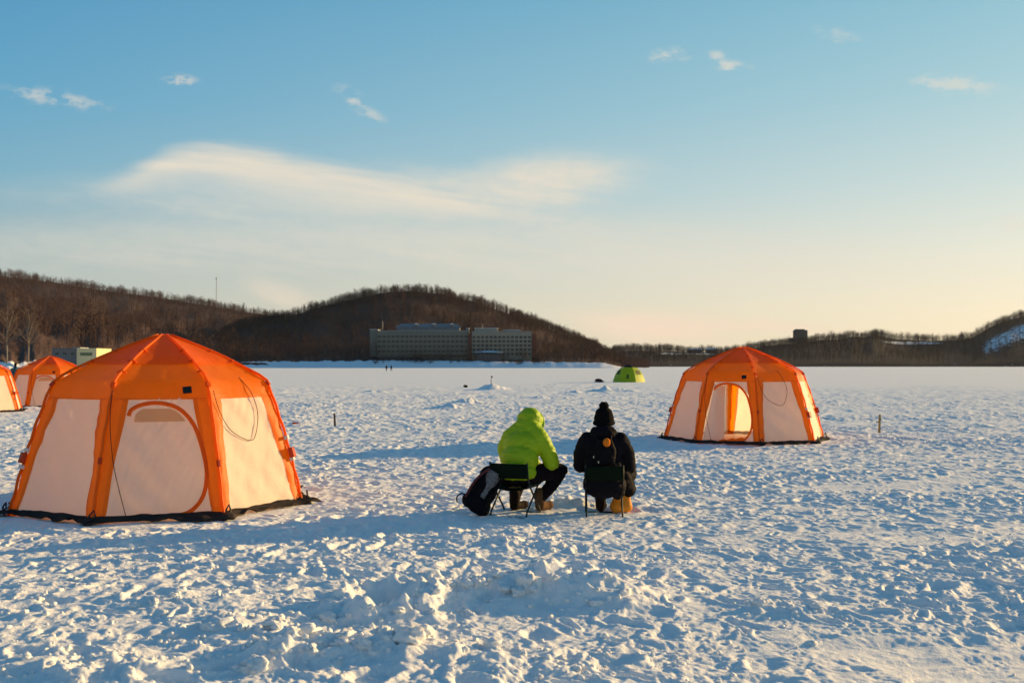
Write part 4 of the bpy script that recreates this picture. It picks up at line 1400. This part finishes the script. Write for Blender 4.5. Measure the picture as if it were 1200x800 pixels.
def hotel_wing(label, px0, px1, d, ybase, ytop, floors, cols, mat, rows, roof, extra):
    s = d / F
    x0, x1 = (px0 - 600) * s, (px1 - 600) * s
    zb = CAMH + (HOR - ybase) * s; zt = CAMH + (HOR - ytop) * s
    W = x1 - x0
    root = empty('hotel_wing', ((x0 + x1) / 2, d, zb), 0)
    tag(root, label, 'hotel', 'two wings of the lakeside hotel')
    H = zt - zb
    MB().box((0, 8, H / 2 - 1.5), (W, 16, H + 3)).build('wall', mat, root)
    rf = MB().box((0, 8, H + .25), (W + .8, 16.8, .5)).build('roof', M_conc, root)
    MB().box((0, 8, H + .60), (W - .4, 15.8, .2)).build('snow_cover', M_snowroof, rf)
    proto = None
    for r_ in range(rows[1]):
        z = (CAMH + (HOR - (rows[0] + r_ * rows[2])) * s) - zb
        sl = MB().box((0, -.35, z - 1.05), (W - .3, .7, .22)); sl.build('balcony', M_ledge, root)
        for c in range(cols):
            x = -W / 2 + W * (c + .5) / cols
            if proto is None:
                proto = win_mesh(W / cols * .74, 1.9).build('window', [M_frame, M_glass], root); o = proto
            else:
                o = proto.copy(); col.objects.link(o)
            o.location = (x, 0, z)
    for (kind, a, b, y0, y1, dy, dep, mt) in extra:
        xa, xb = (a - 600) * s - (x0 + x1) / 2, (b - 600) * s - (x0 + x1) / 2
        za, zc = CAMH + (HOR - y1) * s - zb, CAMH + (HOR - y0) * s - zb
        o = MB().box(((xa + xb) / 2, dy, (za + zc) / 2), (xb - xa, dep, zc - za)).build(kind, mt, root)
        if kind in ('penthouse', 'stair_tower'):
            MB().box(((xa + xb) / 2, dy, zc + .12), (xb - xa + .5, dep + .5, .25)).build('snow_cover', M_snowroof, o)
    return root


hl = hotel_wing('grey long hotel wing with a blue-grey penthouse roof, left half of the hotel', 442, 549, 672, 426, 388.5, 6, 20, M_conc, (394.5, 4, 5.75), None,
                [('stair_tower', 433, 441.6, 386, 427, 9, 14, M_conc), ('penthouse', 464, 538, 383.0, 387.8, 9, 11, M_roofblue), ('penthouse', 546, 549, 384.5, 387.8, 8, 8, M_roofblue),
                 ('annex', 444, 481, 417.5, 427, -4.5, 8, M_darkconc), ('ground_floor_glazing', 484, 548, 415.5, 418.5, -.45, .8, M_glass), ('terrace', 482, 548, 420.5, 427, -3, 5.8, M_conc)])
hr = hotel_wing('paler beige hotel wing with close window rows, right half of the hotel', 553, 623, 668, 426, 389.5, 5, 14, M_conc2, (395.0, 5, 4.9), None,
                [('penthouse', 556, 583, 384.5, 389.0, 9, 12, M_conc2), ('red_panel', 549.3, 552.6, 390, 426, 5, 8, M_redpanel), ('penthouse', 590, 610, 386.5, 389.0, 9, 9, M_conc),
                 ('end_wall', 623.3, 628, 391, 427, 8, 14, M_redpanel), ('porch', 560, 588, 415, 427, -7, 12, M_darkconc)])
# pitched roof of the left wing's top storey, and the porch canopy
s = 672 / F
cx = ((442 + 549) / 2 - 600) * s; zb = CAMH + (HOR - 426) * s
xa, xb = (462 - 600) * s - cx, (541 - 600) * s - cx
z0, z1 = CAMH + (HOR - 383.2) * s - zb, CAMH + (HOR - 378.5) * s - zb
MB().add([(xa, 2, z0), (xb, 2, z0), (xb, 15.5, z0), (xa, 15.5, z0), (xa + 4, 8.5, z1), (xb - 4, 8.5, z1)], [(0, 1, 5, 4), (1, 2, 5), (2, 3, 4, 5), (3, 0, 4), (3, 2, 1, 0)]).build('pitched_roof', M_roofblue, hl)
for px in (487, 508, 529):
    x = (px - 600) * s - cx
    mb = MB(); mb.box((x, 4.5, z0 + 1.4), (2.6, 2, 1.3)); o = mb.build('dormer', M_frame, hl)
    MB().add([(x - 1.6, 3.2, z0 + 2.06), (x + 1.6, 3.2, z0 + 2.06), (x, 3.2, z0 + 2.9), (x - 1.6, 6, z0 + 2.06), (x + 1.6, 6, z0 + 2.06), (x, 6, z0 + 2.9)], [(0, 1, 2), (5, 4, 3), (0, 2, 5, 3), (1, 4, 5, 2), (0, 3, 4, 1)]).build('snow_cover', M_snowroof, o)
s2 = 668 / F; cx2 = (588 - 600) * s2; zb2 = CAMH + (HOR - 426) * s2
xa, xb = (555 - 600) * s2 - cx2, (591 - 600) * s2 - cx2; z0 = CAMH + (HOR - 413.3) * s2 - zb2; z1 = CAMH + (HOR - 410.8) * s2 - zb2
MB().add([(xa, -14, z0), (xb, -14, z0), (xb, -.8, z0), (xa, -.8, z0), ((xa + xb) / 2 - 3, -6, z1), ((xa + xb) / 2 + 3, -6, z1)], [(0, 1, 5, 4), (1, 2, 5), (2, 3, 4, 5), (3, 0, 4), (3, 2, 1, 0)]).build('porch_canopy', M_snowroof, hr)
for i in range(6):
    o = win_mesh(1.7, 1.7).build('porch_window', [M_frame, M_glass], hr); o.location = ((561.5 + 5 * i - 600) * s2 - cx2, -13.05, (CAMH + (HOR - 418.5) * s2) - zb2)
for px, y0 in ((447, 376), (556, 383), (565, 379)):
    q, c_, zz, rt = (s, cx, zb, hl) if px < 500 else (s2, cx2, zb2, hr)
    MB().tube([((px - 600) * q - c_, 6, CAMH + (HOR - 390) * q - zz), ((px - 600) * q - c_, 6, CAMH + (HOR - y0) * q - zz)], .16, 5).build('aerial', M_mast, rt)

# low building on the left bank
d = 245; s = d / F
zb = CAMH + (HOR - 424) * s
root = empty('low_building', ((88 - 600) * s, d, zb), R(0)); tag(root, 'low flat-roofed grey building with a sunlit cream end behind the tents', 'building')
def lx(px): return (px - 88) * s
hz = (424 - 408.5) * s
MB().box(((lx(61) + lx(93)) / 2, 4, hz / 2 - 1), (lx(93) - lx(61), 8, hz + 2)).build('wall', M_greysiding, root)
MB().box(((lx(93) + lx(116)) / 2 + .01, 3.0, hz / 2 - .95), (lx(116) - lx(93), 9, hz + 2.1)).build('cream_block', M_cream, root)
rf = MB().box(((lx(60) + lx(93)) / 2, 4, hz + .09), (lx(93) - lx(60), 8.6, .18)).build('roof', M_greysiding, root)
MB().box(((lx(84) + lx(93)) / 2, 3, hz + .24), (lx(93) - lx(84), 5, .14)).build('snow_cover', M_snowroof, rf)
o = win_mesh(lx(111) - lx(97), .75).build('window', [M_frame, M_greenwin], root); o.location = ((lx(97) + lx(111)) / 2, -1.5, hz - 1.35)
for i in range(3):
    o = win_mesh(1.0, .7).build('window', [M_frame, M_glass], root); o.location = (lx(67 + 9 * i), 0, hz - 1.2)
MB().tube([(lx(68), 2, hz), (lx(68), 2, hz + .75)], .05, 6).build('vent_pipe', M_mast, root)

# snow bank at the left edge behind the tents
d = 120; s = d / F
o = blob('snow_heap', [ell((0, 0, .3), (1.2, 1.2, 1.2)), ell((1.0, -.4, .1), (.9, 1.0, 1.15)), ell((-1.6, .2, .2), (1.6, 1.3, 1.45))], M_snow, None, .07, 2, .10, .5, 4)
o.location = ((9 - 600) * s, d, 0); tag(o, 'ploughed snow heap behind the tents at the left edge', 'snow heap')

# dark tower block on the right ridge
d = 1690; s = d / F
zb = CAMH + (HOR - 401) * s
root = empty('tower_block', ((940 - 600) * s, d, zb), R(8)); tag(root, 'dark square tower block on the ridge above the open tent', 'building')
MB().box((0, 7, 10), (20, 14, 21.5)).build('wall', M_darkconc, root)
MB().box((-1, 7, 21.6), (15, 9, 1.8)).build('roof_house', M_darkconc, root)
MB().box((-15.5, 6, 3), (8, 9, 9)).build('annex', M_darkconc, root)
proto = None
for f in range(6):
    for c in range(6):
        if proto is None: proto = win_mesh(1.9, 1.5).build('window', [M_frame, M_glass], root); o = proto
        else: o = proto.copy(); col.objects.link(o)
        o.location = (-8 + 3.2 * c, 0, 3.5 + 2.9 * f)
# low roofs on the right shore
for px, w, y, lab in ((815, 16, 408.5, 'low snow-roofed shed on the far shore left of the open tent'), (834, 12, 408, 'low grey house on the far shore behind the open tent')):
    d = 1620; s = d / F
    zb = CAMH + (HOR - y - 4) * s
    root = empty('low_building', ((px - 600) * s, d, zb), 0); tag(root, lab, 'building')
    W = w * s
    MB().box((0, 5, 1), (W, 10, 6)).build('wall', M_darkconc, root)
    MB().add([(-W / 2 - .5, -.6, 4), (W / 2 + .5, -.6, 4), (W / 2 + .5, 10.6, 4), (-W / 2 - .5, 10.6, 4), (-W / 2 - .5, 5, 6.2), (W / 2 + .5, 5, 6.2)], [(0, 1, 5, 4), (2, 3, 4, 5), (1, 2, 5), (3, 0, 4), (3, 2, 1, 0)]).build('roof', M_snowroof, root)

# radio mast on the left ridge
d = 1480; s = d / F
zb = float(hillA.z(np.array(253.), np.array(.985)))
root = empty('radio_mast', ((253 - 600) * s, d, zb - 1), 0); tag(root, 'thin lattice radio mast on the long left ridge', 'mast')
top = CAMH + (HOR - 324) * s - zb + 1
mb = MB()
for k in range(3):
    a = k * 2.094; mb.tube([(.8 * math.cos(a), .8 * math.sin(a), 0), (.35 * math.cos(a), .35 * math.sin(a), top)], .14, 4)
for z in np.arange(1, top, 1.8):
    r_ = .8 - .45 * z / top
    for k in range(3):
        a, b = k * 2.094, (k + 1) * 2.094
        mb.tube([(r_ * math.cos(a), r_ * math.sin(a), z), (r_ * math.cos(b), r_ * math.sin(b), min(top, z + 1.5))], .06, 3)
mb.build('lattice', M_mast, root)
MB().box((0, -.2, top - 3), (1.8, 1.8, 1.6)).build('antenna', M_mast, root, False, .2)

# ---------------------------------------------------------------------- air
hm = bpy.data.materials.new('thin_winter_haze'); hm.use_nodes = True
ht = hm.node_tree; ht.nodes.clear()
ho = N(ht, 'ShaderNodeOutputMaterial'); pv = N(ht, 'ShaderNodeVolumePrincipled')
pv.inputs['Color'].default_value = (.80, .84, .92, 1); pv.inputs['Density'].default_value = HAZE; pv.inputs['Anisotropy'].default_value = .3
ht.links.new(pv.outputs[0], ho.inputs['Volume'])
hz_o = MB().box((0, 0, 100 - 4), (6900, 6900, 208)).build('haze', hm)
tag(hz_o, 'thin cold haze over the lake', None, None, 'stuff')

# -------------------------------------------------------------------- world
w = bpy.data.worlds.new('World'); scene.world = w; w.use_nodes = True
nt = w.node_tree; nt.nodes.clear()
out = N(nt, 'ShaderNodeOutputWorld'); bg = N(nt, 'ShaderNodeBackground')
sky = N(nt, 'ShaderNodeTexSky', sky_type='NISHITA', sun_disc=False)
sky.sun_elevation = SUN_EL; sky.sun_rotation = SUN_AZ
sky.air_density = 1.0; sky.dust_density = 1.2; sky.ozone_density = 1.6; sky.altitude = 100
L = nt.links.new


def mth(op, a, b=None, c=None, clamp=False):
    n = N(nt, 'ShaderNodeMath', operation=op); n.use_clamp = clamp
    for i, v in enumerate((a, b, c)):
        if v is None: continue
        if isinstance(v, (int, float)): n.inputs[i].default_value = v
        else: L(v, n.inputs[i])
    return n.outputs[0]


def mrange(v, a, b, c=0, d=1, it='SMOOTHSTEP'):
    n = N(nt, 'ShaderNodeMapRange', interpolation_type=it)
    L(v, n.inputs[0])
    for i, q in enumerate((a, b, c, d)): n.inputs[i + 1].default_value = q
    return n.outputs[0]


tcn = N(nt, 'ShaderNodeTexCoord'); sp = N(nt, 'ShaderNodeSeparateXYZ'); L(tcn.outputs['Generated'], sp.inputs[0])
yy = mth('MAXIMUM', sp.outputs[1], .02)
U = mth('MULTIPLY', mth('DIVIDE', sp.outputs[0], yy), F)       # direction of the sky, scaled to photo units
V_ = mth('MULTIPLY', mth('DIVIDE', sp.outputs[2], yy), F)
front = mrange(sp.outputs[1], .15, .4)
cv = N(nt, 'ShaderNodeCombineXYZ')
L(mth('DIVIDE', mth('ADD', U, mth('MULTIPLY', V_, 1.5)), 150.0), cv.inputs[0]); L(mth('DIVIDE', mth('ADD', V_, mth('MULTIPLY', U, .12)), 20.0), cv.inputs[1])
nz = N(nt, 'ShaderNodeTexNoise'); nz.inputs['Scale'].default_value = 1.0; nz.inputs['Detail'].default_value = 6; nz.inputs['Roughness'].default_value = .6
L(cv.outputs[0], nz.inputs['Vector'])
cv2 = N(nt, 'ShaderNodeCombineXYZ')
L(mth('DIVIDE', U, 26.0), cv2.inputs[0]); L(mth('DIVIDE', V_, 13.0), cv2.inputs[1])
nz2 = N(nt, 'ShaderNodeTexNoise'); nz2.inputs['Scale'].default_value = 1.0; nz2.inputs['Detail'].default_value = 6; nz2.inputs['Roughness'].default_value = .6
L(cv2.outputs[0], nz2.inputs['Vector'])
wob = mth('MULTIPLY', mth('SUBTRACT', nz.outputs['Fac'], .5), 26.0)
wob2 = mth('MULTIPLY', mth('SUBTRACT', nz2.outputs['Fac'], .5), 12.0)
# --- the lens-shaped bank: crisp upper edge, dissolving downwards
TOP = [(40, 224), (110, 212), (155, 194), (190, 172), (235, 164), (290, 168), (340, 177), (420, 196), (500, 214), (560, 232), (640, 256)]
cr = N(nt, 'ShaderNodeValToRGB'); cr.color_ramp.interpolation = 'EASE'
cr.color_ramp.interpolation = 'B_SPLINE'
while len(cr.color_ramp.elements) < len(TOP): cr.color_ramp.elements.new(.5)
for e, (px, py) in zip(cr.color_ramp.elements, TOP):
    e.position = px / 700
for e, (px, py) in zip(cr.color_ramp.elements, TOP):
    v = (py - 150) / 130; e.color = (v, v, v, 1)
L(mth('DIVIDE', mth('ADD', U, 600.0), 700.0), cr.inputs[0])
topv = mth('MULTIPLY_ADD', cr.outputs[0], -130.0, 428.0 - 150.0)
dep = mth('ADD', mth('SUBTRACT', topv, V_), mth('MULTIPLY', wob, .55))
TH = [(60, 6), (110, 16), (200, 46), (300, 56), (420, 50), (520, 34), (600, 10), (650, 4)]
cr2 = N(nt, 'ShaderNodeValToRGB')
while len(cr2.color_ramp.elements) < len(TH): cr2.color_ramp.elements.new(.5)
for e, (px, t) in zip(cr2.color_ramp.elements, TH): e.position = px / 700
for e, (px, t) in zip(cr2.color_ramp.elements, TH): e.color = (t / 60, t / 60, t / 60, 1)
L(mth('DIVIDE', mth('ADD', U, 600.0), 700.0), cr2.inputs[0])
thick = mth('MULTIPLY', cr2.outputs[0], 60.0)
edge = mrange(dep, -9, 19)
fall = mth('SUBTRACT', 1.0, mrange(mth('DIVIDE', dep, thick), .45, 1.35))
ends = mth('MULTIPLY', mrange(U, 70 - 600, 200 - 600), mth('SUBTRACT', 1.0, mrange(U, 520 - 600, 640 - 600)))
lens = mth('MULTIPLY', mth('MULTIPLY', edge, fall), ends)


def puff(px, py, sx, sy, rot, amp, small=False, lo=.08, hi=1.0):
    c, s_ = math.cos(R(rot)), math.sin(R(rot))
    du = mth('SUBTRACT', U, px - 600.0); dv = mth('SUBTRACT', V_, 428.0 - py)
    if small: dv = mth('ADD', dv, wob2); du = mth('ADD', du, mth('MULTIPLY', wob2, 1.3))
    else: dv = mth('ADD', dv, wob)
    a = mth('DIVIDE', mth('ADD', mth('MULTIPLY', du, c), mth('MULTIPLY', dv, s_)), sx)
    b = mth('DIVIDE', mth('SUBTRACT', mth('MULTIPLY', dv, c), mth('MULTIPLY', du, s_)), sy)
    q = mth('ADD', mth('MULTIPLY', a, a), mth('MULTIPLY', b, b))
    g = mth('EXPONENT', mth('MULTIPLY', q, -1.0))
    if small: g = mth('MULTIPLY', g, mrange(nz2.outputs['Fac'], .30, .62))
    else: g = mth('MULTIPLY', g, mth('MULTIPLY', mrange(nz2.outputs['Fac'], .15, .75, .75, 1.08), mrange(nz.outputs['Fac'], .2, .75, .66, 1.15)))
    return mth('MULTIPLY', mrange(g, lo if not small else .12, hi), amp)


clouds = mth('MULTIPLY', mth('MULTIPLY', lens, mrange(nz.outputs['Fac'], .25, .75, .66, 1.15)), .92)
PUFFS = [(650, 210, 104, 32, 4, .85, False), (560, 226, 130, 24, -12, .55, False), (590, 200, 80, 18, 10, .22, False), (300, 232, 280, 26, -2, .38, False), (210, 91, 24, 8, -6, .6, True), (62, 112, 66, 11, -9, .5, True), (410, 110, 22, 10, -30, .6, True), (432, 130, 24, 8, -25, .45, True),
         (776, 62, 16, 9, -10, .6, True), (798, 59, 16, 7, -20, .4, True), (842, 62, 14, 7, 0, .5, True), (862, 75, 26, 8, -10, .65, True), (985, 38, 30, 10, -15, .3, True), (1122, 96, 58, 13, -6, .5, True), (1188, 262, 22, 12, 0, .45, True),
         (770, 382, 105, 20, -4, .95, False), (905, 384, 90, 12, -3, .75, False), (330, 345, 50, 16, -20, .45, False), (330, 282, 560, 38, 1, .38, False), (760, 300, 420, 40, -2, .30, False)]
for p in PUFFS:
    clouds = mth('ADD', clouds, mth('MULTIPLY', puff(*p), mth('SUBTRACT', 1.0, mth('MINIMUM', clouds, 1.0))))
clouds = mth('MULTIPLY', mth('MINIMUM', clouds, 1.0), front)
# sky colour: Nishita, graded a little like the photograph's film
hsv = N(nt, 'ShaderNodeHueSaturation'); hsv.inputs['Saturation'].default_value = 1.0; hsv.inputs['Hue'].default_value = .5
L(sky.outputs[0], hsv.inputs['Color'])
grade = N(nt, 'ShaderNodeMix', data_type='RGBA', blend_type='MULTIPLY'); grade.inputs[0].default_value = 1.0
grade.inputs[7].default_value = (1.0, 1.0, 1.0, 1)
L(hsv.outputs[0], grade.inputs[6])
EXPO = .6
LV = 2 ** EXPO * .10


def lin(c):
    return tuple(((v / 255 + .055) / 1.055) ** 2.4 / LV for v in c) + (1,)


# clear winter sky: bluer away from the sun, creamy low down and towards it
sunh = N(nt, 'ShaderNodeVectorMath', operation='DOT_PRODUCT'); L(tcn.outputs['Generated'], sunh.inputs[0]); sunh.inputs[1].default_value = (math.sin(SUN_AZ), math.cos(SUN_AZ), 0)
toward = mrange(sunh.outputs['Value'], .0, .84, 0, 1, 'LINEAR')


def ramp(stops):
    cr = N(nt, 'ShaderNodeValToRGB')
    while len(cr.color_ramp.elements) < len(stops): cr.color_ramp.elements.new(.5)
    for e, (z, c) in zip(cr.color_ramp.elements, stops): e.position = z
    for e, (z, c) in zip(cr.color_ramp.elements, stops): e.color = lin(c)
    L(sp.outputs[2], cr.inputs[0])
    return cr.outputs[0]


away = ramp([(0, (196, 196, 184)), (.06, (188, 194, 187)), (.115, (160, 184, 190)), (.17, (124, 177, 199)), (.24, (98, 167, 201)), (.35, (76, 151, 195)), (1, (18, 66, 116))])
near_ = ramp([(0, (247, 228, 194)), (.05, (244, 230, 202)), (.10, (233, 229, 211)), (.17, (203, 219, 215)), (.25, (168, 206, 213)), (.35, (134, 191, 209)), (1, (24, 74, 120))])
clear = N(nt, 'ShaderNodeMix', data_type='RGBA'); L(toward, clear.inputs[0]); L(away, clear.inputs[6]); L(near_, clear.inputs[7])
L(clear.outputs[2], grade.inputs[7]); grade.blend_type = 'MIX'; grade.inputs[0].default_value = .88
mxc = N(nt, 'ShaderNodeMix', data_type='RGBA')
ccol = N(nt, 'ShaderNodeMix', data_type='RGBA'); L(mrange(V_, 30, 150), ccol.inputs[0]); ccol.inputs[6].default_value = lin((246, 221, 196)); ccol.inputs[7].default_value = lin((232, 222, 204))
L(clouds, mxc.inputs[0]); L(grade.outputs[2], mxc.inputs[6]); L(ccol.outputs[2], mxc.inputs[7])
L(mxc.outputs[2], bg.inputs['Color'])
bg.inputs['Strength'].default_value = .10
L(bg.outputs[0], out.inputs['Surface'])

sd = bpy.data.lights.new('sun', 'SUN'); sd.energy = 5.0; sd.angle = R(.8); sd.color = (1.0, .66, .27)
so = bpy.data.objects.new('sun', sd); col.objects.link(so)
to_sun = Vector((math.sin(SUN_AZ) * math.cos(SUN_EL), math.cos(SUN_AZ) * math.cos(SUN_EL), math.sin(SUN_EL)))
so.rotation_euler = to_sun.to_track_quat('Z', 'Y').to_euler()

# ------------------------------------------------------------------- camera
cd = bpy.data.cameras.new('camera'); cam = bpy.data.objects.new('camera', cd); col.objects.link(cam)
cd.sensor_width = 36; cd.lens = 36 * F / 1200; cd.clip_start = .1; cd.clip_end = 9000
cam.location = (0, 0, CAMH); cam.rotation_euler = (R(90) + math.atan((HOR - 400) / F), 0, 0)
cd.dof.use_dof = True; cd.dof.focus_distance = 11.5; cd.dof.aperture_fstop = 3.4
scene.camera = cam

vs_ = scene.view_settings
vs_.view_transform = 'Standard'; vs_.look = 'None'; vs_.gamma = 1; vs_.exposure = EXPO; vs_.use_curve_mapping = False
scene.cycles.max_bounces = 8; scene.cycles.diffuse_bounces = 4; scene.cycles.transmission_bounces = 4; scene.cycles.volume_bounces = 0
scene.cycles.use_denoising = True
